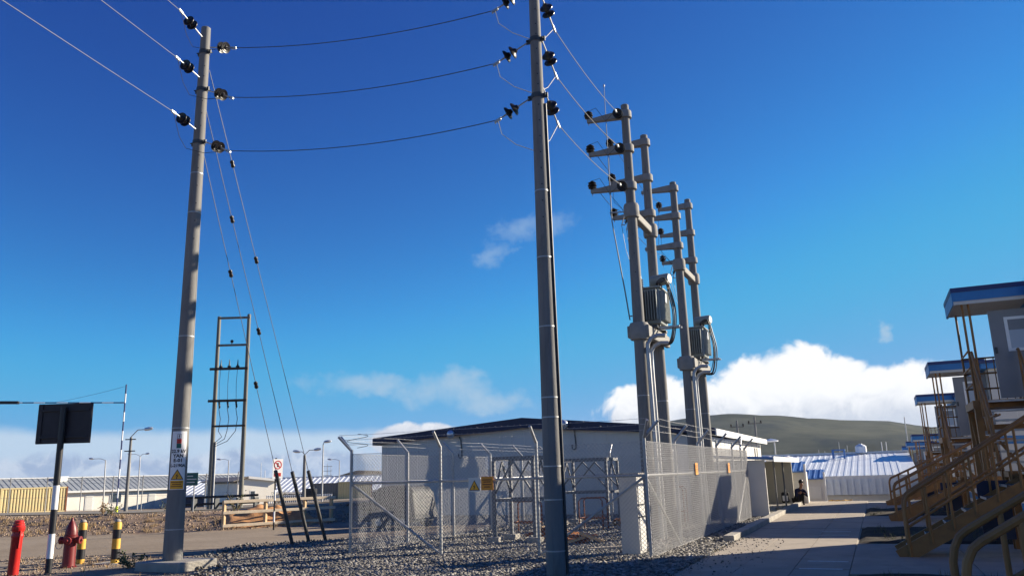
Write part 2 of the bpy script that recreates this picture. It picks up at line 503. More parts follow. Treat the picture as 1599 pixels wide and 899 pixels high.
def berm_dist(x, y):
    best = np.full(x.shape, 1e9); sgn = np.ones(x.shape)
    for (ax, ay), (bx, by) in zip(BERM[:-1], BERM[1:]):
        dx, dy = bx - ax, by - ay
        t_ = np.clip(((x - ax) * dx + (y - ay) * dy) / (dx * dx + dy * dy), 0, 1)
        d = np.hypot(x - ax - t_ * dx, y - ay - t_ * dy)
        cr = dx * (y - ay) - dy * (x - ax)
        upd = d < best - 1e-9
        best = np.where(upd, d, best); sgn = np.where(upd, np.sign(cr), sgn)
    return best * sgn


def vnoise(x, y, sc, seed=0):
    x = x / sc; y = y / sc
    xi = np.floor(x).astype(np.int64); yi = np.floor(y).astype(np.int64)
    fx = x - xi; fy = y - yi
    fx = fx * fx * (3 - 2 * fx); fy = fy * fy * (3 - 2 * fy)
    def h(a, b):
        q = (a * 374761393 + b * 668265263 + seed * 974711) & 0x7fffffff
        q = ((q ^ (q >> 13)) * 1274126177) & 0x7fffffff
        return (q ^ (q >> 16)) % 10007 / 10007.0
    return (h(xi, yi) * (1 - fx) + h(xi + 1, yi) * fx) * (1 - fy) + (h(xi, yi + 1) * (1 - fx) + h(xi + 1, yi + 1) * fx) * fy


def sstep(a, b, v):
    t_ = np.clip((v - a) / (b - a), 0, 1)
    return t_ * t_ * (3 - 2 * t_)


def gz_arr(x, y, rough=True):
    d = berm_dist(x, y)
    z = 0.56 * sstep(-0.3, 3.4, d) - 0.033 * np.clip(d - 5, 0, 85)
    bm_ = sstep(-0.3, 0.4, d) * (1 - sstep(3.0, 3.8, d))
    if rough:
        z = z + bm_ * ((vnoise(x, y, 0.9, 1) - 0.5) * 0.10 + (vnoise(x, y, 0.35, 2) - 0.5) * 0.04 + 0.0)
        z = z + (1 - bm_) * (vnoise(x, y, 2.3, 3) - 0.5) * 0.035 * (d < 0.5) * (1 - sstep(-14, -12.6, x) * sstep(9, 10, y)) * (x < -4)
    drop = 1.9 * sstep(40.4, 42.0, y) * sstep(-19.5, -17, x) + 0.02 * 0
    return z - drop, bm_


def gz(x, y, rough=False):
    return float(gz_arr(np.array([float(x)]), np.array([float(y)]), rough)[0][0])


def axis_coords(lo, hi, step, far):
    a = list(np.arange(lo, hi + 1e-6, step))
    o, s_ = [], step
    p = hi
    while p < far: s_ *= 1.22; p += s_; o.append(p)
    q, s_ = lo, step; l = []
    while q > -far: s_ *= 1.22; q -= s_; l.append(q)
    return np.array(l[::-1] + a + o)


gx = axis_coords(-36, 6, 0.32, 5200)
gy = axis_coords(8, 44, 0.32, 5200)
GX, GY = np.meshgrid(gx, gy)
GZ, BM = gz_arr(GX.ravel(), GY.ravel())
nx, ny = len(gx), len(gy)
idx = np.arange(nx * ny).reshape(ny, nx)
quads = np.stack([idx[:-1, :-1], idx[:-1, 1:], idx[1:, 1:], idx[1:, :-1]], -1).reshape(-1)
ground = np_mesh('ground', np.stack([GX.ravel(), GY.ravel(), GZ], -1), quads, 4, 'ground', 'structure')
att = ground.data.attributes.new('berm', 'FLOAT', 'POINT')
att.data.foreach_set('value', BM.astype(np.float32))
for p in ground.data.polygons: p.use_smooth = True

# upper road behind the berm
rv, rf = [], []
us = np.concatenate([np.linspace(-140, -36, 40), np.linspace(-35, -26, 30)])
for i, x in enumerate(us):
    yb = np.interp(x, BERM[:, 0][:5], BERM[:, 1][:5])
    for j, dd in enumerate(np.linspace(4.0, 26, 12)):
        yy = yb + dd
        rv.append((x - 0.12 * dd, yy, gz(x - 0.12 * dd, yy) + 0.03))
for i in range(len(us) - 1):
    for j in range(11):
        a = i * 12 + j
        rf += [a, a + 12, a + 13, a + 1]
np_mesh('road', rv, rf, 4, 'road', 'structure')

# hills
def hill(name, pts, depth, m, seed, zbase=-3.0):
    """pts: ridge line (x, y, z); falls towards the camera over `depth` metres"""
    P_ = np.array(pts, float)
    n_, k_ = 160, 40
    t_ = np.linspace(0, len(P_) - 1, n_)
    rid = np.stack([np.interp(t_, range(len(P_)), P_[:, c_]) for c_ in range(3)], -1)
    # smooth the ridge heights
    ker = np.hanning(15); ker /= ker.sum()
    pad = np.pad(rid[:, 2], 7, mode='edge'); rid[:, 2] = np.convolve(pad, ker, 'valid')
    vv = []
    for j in range(k_ + 1):
        u = j / k_ * 2 - 1                      # -1 front foot, 0 ridge, +1 rear foot
        h = (math.cos(math.pi * u) + 1) / 2 if abs(u) < 1 else 0
        h = h ** 0.8
        rr = np.hypot(rid[:, 0], rid[:, 1])
        x = rid[:, 0] * (1 + u * depth / rr); y = rid[:, 1] * (1 + u * depth / rr)
        nz_ = (vnoise(x, y, depth * 0.22, seed) - 0.5) * 0.22 + (vnoise(x, y, depth * 0.08, seed + 1) - 0.5) * 0.10
        z = zbase + (rid[:, 2] - zbase) * np.clip(h + nz_ * math.sin(math.pi * min(1, abs(u))) * (1 if abs(u) < 1 else 0), 0, 2)
        vv.append(np.stack([x, y, z], -1))
    vv = np.concatenate(vv)
    ii = np.arange((k_ + 1) * n_).reshape(k_ + 1, n_)
    q = np.stack([ii[:-1, :-1], ii[:-1, 1:], ii[1:, 1:], ii[1:, :-1]], -1).reshape(-1)
    o = np_mesh(name, vv, q, 4, m, 'structure')
    for p in o.data.polygons: p.use_smooth = True
    return o


def polar(azd, dist, eld):
    return (dist * math.sin(R(azd)), dist * math.cos(R(azd)), 1.6 + dist * math.tan(R(eld)))


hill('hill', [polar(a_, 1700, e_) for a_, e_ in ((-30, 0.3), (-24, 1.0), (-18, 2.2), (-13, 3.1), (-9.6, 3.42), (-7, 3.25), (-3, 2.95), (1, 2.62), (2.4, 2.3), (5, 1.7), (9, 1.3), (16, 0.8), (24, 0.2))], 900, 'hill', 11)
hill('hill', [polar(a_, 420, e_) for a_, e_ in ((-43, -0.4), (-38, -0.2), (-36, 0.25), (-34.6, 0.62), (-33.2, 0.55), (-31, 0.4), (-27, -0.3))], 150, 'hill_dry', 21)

# ------------------------------------------------------------------ gravel, path, kerb, beds
def gravel_left(y):
    return np.interp(y, [6, 10.5, 12.2, 13.2, 14.4, 16.2, 17.5, 19.5, 22, 28.8], [-9.5, -9.8, -10.6, -12.6, -13.0, -13.9, -14.2, -12.2, -11.2, -11.2])


ys = np.linspace(6, 28.8, 90)
gv, gf = [], []
for y in ys:
    xl = float(gravel_left(y))
    for j in range(41):
        x = xl + (-3.22 - xl) * j / 40
        e_ = min(1, (x - xl) / 0.5)
        gv.append((x, y, -0.02 + 0.045 * e_ + 0.04 * (float(vnoise(np.array([x]), np.array([y]), 0.8, 5)[0]) - 0.4)))
for i in range(89):
    for j in range(40):
        a = i * 41 + j
        gf += [a, a + 1, a + 42, a + 41]
gb = np_mesh('gravel_bed', gv, gf, 4, 'gravel_bed', 'structure')
for p in gb.data.polygons: p.use_smooth = True


def stones(name, xy, zfun, size, m, label, flat=0.65, sink=0.25):
    n_ = len(xy)
    base = np.array([(-1, -1, -1), (1, -1, -1), (1, 1, -1), (-1, 1, -1), (-1, -1, 1), (1, -1, 1), (1, 1, 1), (-1, 1, 1)], float) * 0.62
    fc = np.array([(0, 3, 2, 1), (4, 5, 6, 7), (0, 1, 5, 4), (1, 2, 6, 5), (2, 3, 7, 6), (3, 0, 4, 7)])
    tri = np.concatenate([fc[:, [0, 1, 2]], fc[:, [0, 2, 3]]])
    sz = size[0] + (size[1] - size[0]) * rng.random(n_) ** 1.6
    V = base[None] * (1 + (rng.random((n_, 8, 3)) - 0.5) * 0.9)
    V = V * sz[:, None, None] * np.array([1, 1, flat])
    V = V * (0.75 + 0.5 * rng.random((n_, 1, 3)))
    a = rng.random(n_) * 6.283; b = (rng.random(n_) - 0.5) * 1.2
    ca, sa, cb, sb = np.cos(a), np.sin(a), np.cos(b), np.sin(b)
    x = V[..., 0] * cb[:, None] + V[..., 2] * sb[:, None]; z = -V[..., 0] * sb[:, None] + V[..., 2] * cb[:, None]
    X2 = x * ca[:, None] - V[..., 1] * sa[:, None]; Y2 = x * sa[:, None] + V[..., 1] * ca[:, None]
    zz = zfun(xy[:, 0], xy[:, 1])
    out = np.stack([X2 + xy[:, 0:1], Y2 + xy[:, 1:2], z + (zz + sz * (0.5 - sink))[:, None]], -1).reshape(-1, 3)
    fl = (tri[None] + (np.arange(n_) * 8)[:, None, None]).reshape(-1)
    o = np_mesh(name, out, fl, 3, m, 'stuff')
    return tag(o, label, name.replace('_', ' '))


def gravel_pts(n_, y0, y1):
    y = y0 + (y1 - y0) * rng.random(n_)
    xl = gravel_left(y)
    x = xl + (-3.12 - xl) * rng.random(n_)
    return np.stack([x, y], -1)


gp = np.concatenate([gravel_pts(84000, 9.5, 18.5), gravel_pts(30000, 18.5, 28.8)])
# spilled fringe of loose stones past the edge of the bed
fy = 11 + 9 * rng.random(1600)
fr = np.stack([gravel_left(fy) - rng.random(1600) ** 2 * 1.3, fy], -1)
gp = np.concatenate([gp, fr])
gravel = stones('gravel', gp, lambda x, y: 0.012 + 0.03 * vnoise(x, y, 0.8, 5), (0.011, 0.047), 'stone', 'grey crushed-stone gravel covering the fenced yard and the strip around it')

py_ = 9.5 + 10.5 * rng.random(900)
stones('pebbles', np.stack([-3.08 + 1.1 * rng.random(900) ** 3.0, py_], -1), lambda x, y: 0.030 + 0 * x, (0.005, 0.022), 'stone', 'stray pebbles spilled from the gravel onto the edge of the path', 0.7, 0.2)

# rocks and dry grass on the berm
bt = rng.random(5200)
bx = -42 + 27 * bt
by = np.interp(bx, BERM[:7, 0], BERM[:7, 1])
bd = rng.random(5200) * 3.4
bp = np.stack([bx - 0.25 * bd, by + bd], -1)
bp2y = 22 + 14 * rng.random(1500)
bp = np.concatenate([bp, np.stack([-19.2 - rng.random(1500) * 3.0, bp2y], -1)])
keep = berm_dist(bp[:, 0], bp[:, 1])
bp = bp[(keep > 0.05) & (keep < 3.6)]
stones('berm_rubble', bp, lambda x, y: gz_arr(x, y)[0], (0.010, 0.048), 'brown_stone', 'brown rubble stones strewn over the low roadside bank', 0.8, 0.3)


def blades(name, centers, zfun, per, h, spread, m, label, wid=0.008):
    vv, ff = [], []
    for (cx, cy) in centers:
        zb = float(zfun(np.array([cx]), np.array([cy]))[0])
        for _ in range(per):
            a = random.random() * 6.283; rr = random.random() * spread
            x, y = cx + rr * math.cos(a), cy + rr * math.sin(a)
            hh = h * (0.45 + 0.75 * random.random()); ln = hh * (0.2 + 0.5 * random.random())
            a2 = random.random() * 6.283; ux, uy = math.cos(a2), math.sin(a2)
            k = len(vv)
            vv += [(x - uy * wid, y + ux * wid, zb - 0.02), (x + uy * wid, y - ux * wid, zb - 0.02),
                   (x + ux * ln, y + uy * ln, zb + hh)]
            ff += [k, k + 1, k + 2]
    o = np_mesh(name, vv, ff, 3, m, 'stuff')
    return tag(o, label, 'grass')


tz = lambda x, y: gz_arr(x, y)[0]
tc_ = []
for _ in range(420):
    t_ = random.random()
    x = -44 + 25 * t_; d_ = 0.1 + 2.4 * random.random() ** 1.2
    tc_.append((x - 0.25 * d_, float(np.interp(x, BERM[:7, 0], BERM[:7, 1])) + d_))
blades('dry_grass', tc_, tz, 22, 0.14, 0.16, 'straw', 'straw-coloured dry grass tufts on the roadside bank')

gx_ = -19 + 9.5 * rng.random(9000); gy2 = 9.2 + 5.2 * rng.random(9000) ** 1.1
gpt = np.stack([gx_, gy2], -1)
gpt = gpt[(vnoise(gx_, gy2, 1.1, 14) + 0.25 * rng.random(9000) > 0.55) & ((gx_ + 12.86) ** 2 + (gy2 - 12.42) ** 2 > 0.5) & ~((gx_ > -13.4) & (gx_ < -12.15) & (gy2 > 11.9) & (gy2 < 13))]
stones('grit', gpt, lambda x, y: gz_arr(x, y)[0] - 0.004, (0.006, 0.030), 'brown_stone', 'loose grit and pebbles scattered on the dirt around the hydrant and bollards', 0.7, 0.3)
blades('dry_weeds', [(-18.5 + 6.5 * random.random(), 9.6 + 4.2 * random.random()) for _ in range(70)], tz, 9, 0.10, 0.10, 'straw', 'sparse dry weeds in the dirt around the hydrant')
# each shrub or weed on and beside the bank
def weed(x, y, h, w, label, m='weed', z=None):
    b = MB(); z0 = gz(x, y) if z is None else z
    st = MB()
    for k in range(9):
        a = random.random() * 6.283; l = w * (0.4 + 0.6 * random.random())
        tip = Vector((x + l * math.cos(a), y + l * math.sin(a), z0 + h * (0.5 + 0.5 * random.random())))
        st.path([(x, y, z0 - 0.02), Vector((x, y, z0)).lerp(tip, 0.5) + Vector((0, 0, 0.06 * h)), tip], [0.008, 0.006, 0.003], 4)
        for j in range(16):
            q = Vector((x, y, z0)).lerp(tip, 0.25 + 0.8 * random.random()) + Vector((random.uniform(-1, 1), random.uniform(-1, 1), random.uniform(-1, 1))) * 0.12 * w
            u = Vector((random.uniform(-1, 1), random.uniform(-1, 1), random.uniform(-0.4, 1))).normalized() * (0.05 + 0.05 * random.random())
            s_ = u.cross(Vector((random.uniform(-1, 1), random.uniform(-1, 1), 0.3))).normalized() * 0.02
            k0 = len(b.v)
            b.v += [tuple(q), tuple(q + u * 0.5 + s_), tuple(q + u), tuple(q + u * 0.5 - s_)]
            b.f.append((k0, k0 + 1, k0 + 2, k0 + 3))
    t_ = thing('weed', label, 'weed', (x, y, z0), 'weeds growing along the roadside')
    st.build('stem', 'straw', t_)
    b.build('leaf_mass', m, t_)['kind'] = 'stuff'
    return t_


weed(-26.9, 22.9, 0.42, 0.36, 'dark dry bush at the crest of the bank behind the bollards')
weed(-27.9, 23.3, 0.55, 0.22, 'pale upright weed on the bank above the bollard beside the hydrant', 'straw')
weed(-25.6, 24.4, 0.4, 0.5, 'low green weed at the road edge left of the labelled pole')
weed(-22.4, 24.6, 0.95, 0.42, 'green leafy shrub beneath the green sign')
weed(-13.9, 12.35, 0.32, 0.35, 'low dark weed at the left side of the labelled pole footing', z=0.0)
weed(-13.4, 12.9, 0.28, 0.2, 'small sprig behind the labelled pole footing', z=0.0)
weed(-36.0, 43.2, 0.9, 0.8, 'shrub in front of the yellow container beside the brown shed')

path = tag(MB().box(-3.08, 12, -6, 40.2, -0.25, 0.004).build('path', 'concrete'), kind='structure')
col_x = [-3.08, -2.24, -1.40, -0.57]
yy = -4.0
row = 0
while yy < 40.0:
    y1 = min(yy + 3.0, 40.18)
    for a, b in zip(col_x[:-1], col_x[1:]):
        MB().box(a + 0.006, b - 0.006, yy + 0.006, y1 - 0.006, 0.004, 0.032 + random.uniform(-0.003, 0.003)).build('slab', 'slab', path)
    yy = y1 if y1 < 40.1 else 99
STAIR_Y = [6.25, 16.0, 25.75, 35.5]
for s0 in STAIR_Y:
    for a, b in ((-0.57, 1.2), (1.2, 3.0)):
        MB().box(a + 0.006, b - 0.006, s0 - 2.55, min(s0 + 2.55, 40.18), 0.004, 0.036).build('slab', 'slab', path)
for i, (a, b) in enumerate(((8.83, 13.42), (18.58, 23.17), (28.33, 32.92))):
    bed = MB()
    n_ = 26
    for i_ in range(n_ + 1):
        for j in range(n_ + 1):
            x = -0.55 + 3.5 * i_ / n_; y = a + (b - a) * j / n_
            e_ = min(i_, n_ - i_, j, n_ - j)
            bed.v.append((x, y, 0.006 + (0.03 + 0.05 * float(vnoise(np.array([x]), np.array([y]), 0.4, 8)[0]) if e_ else 0)))
    for i_ in range(n_):
        for j in range(n_):
            q = i_ * (n_ + 1) + j
            bed.f.append((q, q + n_ + 1, q + n_ + 2, q + 1))
    tag(bed.build('planting_bed', 'soil_bed', smooth=True), kind='structure')
# faded paint dashes on the slabs in front of the stairs
dash = mat('dash_paint', (0.55, 0.54, 0.5), 0.8, var=0.2, scale=20, dirt=(0.4, 0.36, 0.31), dirt_amt=0.9, dscale=14)
for (x, y) in ((-1.05, 13.0), (-1.0, 14.0), (-0.95, 15.1), (-1.1, 20.7), (-1.1, 21.8)):
    MB().box(x - 0.32, x + 0.32, y - 0.05, y + 0.05, 0.036, 0.040).build('painted_dash', dash, path)
# kerb stones along the left edge
kerb = tag(MB().box(-3.30, -3.12, 19.0, 40.0, -0.15, 0.05).build('kerb', 'concrete'), kind='structure')
y = 19.0
while y < 39.9:
    MB().box(-3.34, -3.10, y + 0.008, min(y + 1.0, 40) - 0.008, 0.0, 0.15).build('kerb_stone', 'concrete', kerb, bevel=0.015)
    y += 1.0
# concrete retaining wall at the end of the path (the ground drops behind it)
tag(MB().box(-18, 12, 40.2, 40.4, -2.2, 0.03).build('retaining_wall', 'concrete'), 'concrete retaining wall where the path ends above the lower yard', 'wall')
# orange clay bank behind the timber barrier
cb = MB()
n1_, n2_ = 60, 14
for i in range(n1_ + 1):
    for j in range(n2_ + 1):
        t_ = i / n1_; u = j / n2_
        x = -20.95 + 2.1 * t_ - 1.1 * u; y = 22.75 + 3.1 * t_ + 0.75 * u
        h = 0.46 * math.sin(math.pi * min(1, t_ * 1.1 + 0.03)) ** 0.5 * sstep(0, 0.7, u)
        cb.v.append((x, y, -0.02 + float(h) * (0.8 + 0.5 * float(vnoise(np.array([x]), np.array([y]), 0.3, 4)[0])) + (0.25 * u)))
for i in range(n1_):
    for j in range(n2_):
        q = i * (n2_ + 1) + j
        cb.f.append((q, q + n2_ + 1, q + n2_ + 2, q + 1))
tag(cb.build('clay_bank', 'orange_clay', smooth=True), kind='structure')

# ------------------------------------------------------------------ poles
def ring_band(b, c_, z, r, w=0.05, t_=0.008, n=20):
    b.lathe((c_[0], c_[1], z - w / 2), (0, 0, 1), [(0, r), (0, r + t_), (w, r + t_), (w, r)], n)


class Pole:
    def __init__(s, x, y, h, r0, r1): s.x, s.y, s.h, s.r0, s.r1 = x, y, h, r0, r1
    def r(s, z): return s.r0 + (s.r1 - s.r0) * z / s.h
    def shaft(s, root, m='concrete_pole', zb=-0.3):
        b = MB()
        k = 10
        prof = [(zb + (s.h - zb) * i / k, s.r(zb + (s.h - zb) * i / k)) for i in range(k + 1)]
        prof += [(s.h + 0.012, s.r1 * 0.85)]
        b.lathe((s.x, s.y, 0), (0, 0, 1), prof, 28)
        return b.build('shaft', m, root, smooth=True)
    def strap(s, root, z, m='galv', w=0.02):
        b = MB(); ring_band(b, (s.x, s.y), z, s.r(z), w, 0.006, 24)
        return b.build('strap', m, root, smooth=True)
    def seam(s, root, ang, zb=0.0):
        b = MB(); d = Vector((math.cos(ang), math.sin(ang), 0)); t_ = Vector((-d.y, d.x, 0)); c_ = Vector((s.x, s.y, 0))
        n_ = 40
        for i in range(n_ + 1):
            z = zb + (s.h - 0.05 - zb) * i / n_
            w_ = 0.007 + 0.004 * random.random(); o_ = c_ + t_ * random.uniform(-0.002, 0.002)
            b.v += [tuple(o_ + d * (s.r(z) - 0.004) - t_ * w_ + Vector((0, 0, z))), tuple(o_ + d * (s.r(z) + 0.004) + Vector((0, 0, z))), tuple(o_ + d * (s.r(z) - 0.004) + t_ * w_ + Vector((0, 0, z)))]
        for i in range(n_):
            a = 3 * i
            b.f += [(a, a + 1, a + 4, a + 3), (a + 1, a + 2, a + 5, a + 4)]
        return b.build('mould_seam', 'concrete_pole', root)
    def hole(s, root, z, ang):
        d = Vector((math.cos(ang), math.sin(ang), 0))
        p = Vector((s.x, s.y, z)) + d * (s.r(z) - 0.012)
        MB().tube(p, p + d * 0.0145, 0.013, n=8).build('bolt_hole', 'black_paint', root)
    def clamp(s, root, z, ang):
        b = MB(); ring_band(b, (s.x, s.y), z, s.r(z), 0.085, 0.012, 24)
        for a in (ang, ang + math.pi):
            d = Vector((math.cos(a), math.sin(a), 0)); t_ = Vector((-d.y, d.x, 0))
            c_ = Vector((s.x, s.y, z)) + d * (s.r(z) + 0.04)
            b.obox(c_, d * 0.045, t_ * 0.012, Vector((0, 0, 0.045)))
            b.tube(c_ - t_ * 0.07 + d * 0.012, c_ + t_ * 0.07 + d * 0.012, 0.014, n=6)
        return b.build('clamp', 'dark_steel', root, smooth=True)


CAMP = Vector((0, 0, 1.6))


def disc_profile(t0, r=0.125):
    return [(t0, 0.035), (t0 + 0.03, 0.05), (t0 + 0.045, 0.06), (t0 + 0.06, r * 0.8), (t0 + 0.085, r), (t0 + 0.10, r), (t0 + 0.092, r * 0.75), (t0 + 0.105, r * 0.72), (t0 + 0.095, r * 0.45), (t0 + 0.12, 0.03)]


def insulator(p, q, label, group, jump=True):
    """two-disc dead-end string from the pole fitting p to the conductor clamp q"""
    p, q = Vector(p), Vector(q)
    d = (q - p); L = d.length; d.normalize()
    t_ = thing('strain_insulator', label, 'insulator', p, group)
    m0 = L * 0.36
    MB().tube(p, p + d * (m0 + 0.02), 0.014, n=7).build('link_rod', 'galv', t_, smooth=True)
    for k in (0, 1):
        MB().lathe(p + d * (m0 + k * 0.135), d, disc_profile(0.0), 20).build('disc', 'porcelain', t_, smooth=True)
    e0 = m0 + 0.26
    MB().tube(p + d * e0, q, 0.016, 0.012, n=7).build('yoke', 'galv', t_, smooth=True)
    c_ = MB()
    dn = Vector((0, 0, -1))
    c_.obox(q, d * 0.07, d.cross(dn).normalized() * 0.016, dn * 0.022)
    for k in (-0.05, 0, 0.05):
        c_.tube(q + d * k, q + d * k + dn * 0.05, 0.009, n=5)
    c_.build('wire_clamp', 'galv', t_)
    return q


def wire(name, pts, r, label, m='wire_dark', group=None, cat='cable', n=5):
    b = MB().path(pts, r, n)
    return tag(b.build(name, m, loc=pts[0], smooth=True), label, cat, group)


def pole_angle_to_cam(x, y, off=0):
    return math.atan2(-y, -x) + R(off)


# --- left pole with the identification plate
PL = Pole(-12.86, 12.42, 11.74, 0.187, 0.102)
t = thing('utility_pole', 'tall left concrete pole with a white identification plate and concrete footing', 'utility pole', (PL.x, PL.y, 0))
PL.shaft(t)
MB().box(-13.35, -12.2, 11.95, 12.95, -0.2, 0.17).build('footing', 'concrete', t, bevel=0.02)
for z in (11.12, 10.2, 8.93): PL.clamp(t, z, R(0))
for z in (8.2, 7.3, 4.6, 2.72, 0.75): PL.strap(t, z, w=0.018)
ca = pole_angle_to_cam(PL.x, PL.y)
PL.seam(t, ca + R(62), 0.17); PL.seam(t, ca - R(118), 0.17)
for z in (10.75, 10.5, 9.9, 9.6, 9.3, 8.6, 8.3, 7.9, 7.5, 7.1, 6.7): PL.hole(t, z, ca + R(8))


def on_pole(P_, ang, zc, lift):
    def fn(v):
        r_ = P_.r(zc + v.y) + lift + v.z
        a = ang + v.x / P_.r(zc)
        return (P_.x + r_ * math.cos(a), P_.y + r_ * math.sin(a), zc + v.y)
    return fn


def curved_plate(w, h, P_, ang, zc, lift, y0=0.0, x0=0.0, nseg=10):
    b = MB()
    for k, th in enumerate((0.0, 0.004)):
        for j in (0, 1):
            for i in range(nseg + 1):
                b.v.append((x0 + w * (i / nseg - 0.5), y0 + h * (j - 0.5), th))
    n_ = nseg + 1
    for i in range(nseg):
        b.f.append((i, i + 1, i + 1 + n_, i + n_)); b.f.append((2 * n_ + i, 3 * n_ + i, 3 * n_ + i + 1, 2 * n_ + i + 1))
        b.f.append((i, 2 * n_ + i, 2 * n_ + i + 1, i + 1)); b.f.append((n_ + i, n_ + i + 1, 3 * n_ + i + 1, 3 * n_ + i))
    b.f.append((0, n_, 3 * n_, 2 * n_)); b.f.append((nseg, 2 * n_ + nseg, 3 * n_ + nseg, n_ + nseg))
    return b.xform(on_pole(P_, ang, zc, lift))


pa = ca - R(4)
pz = 2.08
pl = curved_plate(0.29, 1.14, PL, pa, pz, 0.006).build('identification_plate', 'white_gloss', t, smooth=True)
curved_plate(0.075, 0.085, PL, pa, pz, 0.011, 0.47, -0.0).build('symbol_box', 'black_paint', pl)
curved_plate(0.062, 0.072, PL, pa, pz, 0.013, 0.47, -0.0).build('symbol_ground', 'white_gloss', pl)
v_, f_ = text_pts('E', 0.055, 0.002)
MB().add([(a, b + 0.47, 0) for a, b, _ in v_], f_).xform(on_pole(PL, pa, pz, 0.019)).build('symbol_letter', 'black_paint', pl)
curved_plate(0.085, 0.09, PL, pa, pz, 0.011, 0.375, -0.0).build('red_square', 'red_paint', pl)
curved_plate(0.085, 0.09, PL, pa, pz, 0.011, 0.283, -0.0).build('green_square', 'green_sign', pl)
for txt, dy, sz in (('22.9 kV', 0.175, 0.088), ('YAN', 0.085, 0.092), ('E-01', -0.005, 0.092), ('L-2190A', -0.105, 0.080)):
    v_, f_ = text_pts(txt, sz, 0.0035)
    MB().add([(-a if False else a, b + dy, 0) for a, b, _ in v_], f_).xform(on_pole(PL, pa, pz, 0.012)).build('lettering', 'black_paint', pl)


def tri_grid(w, y0, y1, dz, n=10):
    b_ = MB()
    for j in range(n + 1):
        f = 1 - j / n
        for i in range(n + 1): b_.v.append((w * f * (i / n - 0.5), y0 + (y1 - y0) * j / n, dz))
    for j in range(n):
        for i in range(n):
            a_ = j * (n + 1) + i
            b_.f.append((a_, a_ + 1, a_ + n + 2, a_ + n + 1))
    return b_


def warn_triangle(fn, s_, parent, dz=0.0):
    tri_grid(s_, -s_ * 0.43, s_ * 0.43, dz).xform(fn).build('triangle_border', 'black_paint', parent)
    tri_grid(s_ * 0.80, -s_ * 0.375, s_ * 0.32, dz + 0.003).xform(fn).build('warning_triangle', 'yellow_sign', parent)
    q = s_ * 0.24
    MB().add([(x * q, y * q - s_ * 0.14, dz + 0.007) for x, y in ((0.15, 1.1), (-0.45, -0.05), (0.02, 0.02), (-0.22, -0.62), (-0.38, -0.55), (-0.1, -1.0), (0.12, -0.48), (-0.02, -0.55), (0.42, 0.28), (-0.02, 0.22))],
             [(0, 1, 2, 9), (9, 2, 8), (8, 2, 3, 7), (7, 3, 5, 6), (3, 4, 5)]).xform(fn).build('bolt_symbol', 'black_paint', parent)


warn_triangle(lambda v: on_pole(PL, pa, pz, 0.012)(Vector((v.x, v.y - 0.275, v.z))), 0.235, pl)
curved_plate(0.24, 0.165, PL, pa, pz, 0.011, -0.475).build('orange_panel', 'yellow_sign', pl)
for dy in (-0.425, -0.465, -0.505):
    curved_plate(0.20 if dy != -0.465 else 0.15, 0.014, PL, pa, pz, 0.0165, dy).build('print_line', 'orange_sign' if False else 'rust', pl)

# --- central pole
PC = Pole(-4.8, 12.42, 11.9, 0.158, 0.085)
t = thing('utility_pole', 'tall central concrete pole running out of the top of the picture', 'utility pole', (PC.x, PC.y, 0))
PC.shaft(t)
for z in (10.42, 9.32, 8.2): PC.clamp(t, z, R(180))
for z in (6.4, 5.2, 4.0, 2.82, 2.5, 1.72, 1.2, 0.42): PC.strap(t, z)
ca = pole_angle_to_cam(PC.x, PC.y)
PC.seam(t, ca - R(18)); PC.seam(t, ca + R(162))
for z in (9.9, 9.6, 9.4, 9.1, 8.8, 8.6, 8.4, 8.0, 7.7, 7.4, 7.1, 6.8, 6.5, 6.2, 5.9): PC.hole(t, z, ca + R(5))
cd_ = math.radians(12)                                    # conduits on the path side
for k, (an, zt, rr) in enumerate(((cd_, 8.05, 0.022), (cd_ + 0.30, 7.9, 0.011))):
    pts = [(PC.x + (PC.r(z) + rr) * math.cos(an), PC.y + (PC.r(z) + rr) * math.sin(an), z) for z in (-0.1, 3, 6, zt)]
    MB().path(pts, rr, 8).build('conduit', 'galv_post' if k else 'dark_steel', t, smooth=True)

# strain insulators and spans
wire_dir = Vector((0.189, -0.982, 0.0))
LV = ['upper', 'middle', 'lower']
ends_L, ends_CL = [], []
for k, (zp, ze) in enumerate(((11.22, 11.03), (10.16, 9.83), (8.93, 8.58))):
    p = (PL.x + PL.r(zp) + 0.05, PL.y, zp)
    ends_L.append(insulator(p, (-12.0, 12.42, ze), LV[k] + ' dark twin-disc insulator right of the labelled left pole', 'strain insulators'))
for k, (zp, ze) in enumerate(((11.45, 11.62), (10.45, 10.5), (9.2, 9.25))):
    p = Vector((PL.x, PL.y, zp)) + wire_dir * (PL.r(zp) + 0.03)
    q = p + wire_dir * 0.78; q.z = ze
    insulator(p, q, LV[k] + ' dark twin-disc insulator left of the labelled left pole', 'strain insulators')
    far = q + wire_dir * 42; far.z = ze + 0.3
    wire('conductor', sag(q, far, 0.25, 18), 0.0065, LV[k] + ' pale conductor running overhead from the left pole to the top left corner', 'wire_span')
    # jumper round the pole to the other side
    e = ends_L[k]
    mid = Vector((PL.x - 0.05 + 0.12, PL.y - 0.42, (ze + e.z) / 2 - 0.28))
    pts = [q, q.lerp(mid, 0.5) - Vector((0, 0, 0.14)), mid, mid.lerp(e, 0.5) + Vector((0.02, -0.1, -0.12)), e]
    wire('jumper_wire', pts, 0.006, LV[k] + ' jumper wire looping past the labelled left pole', 'wire_dark')
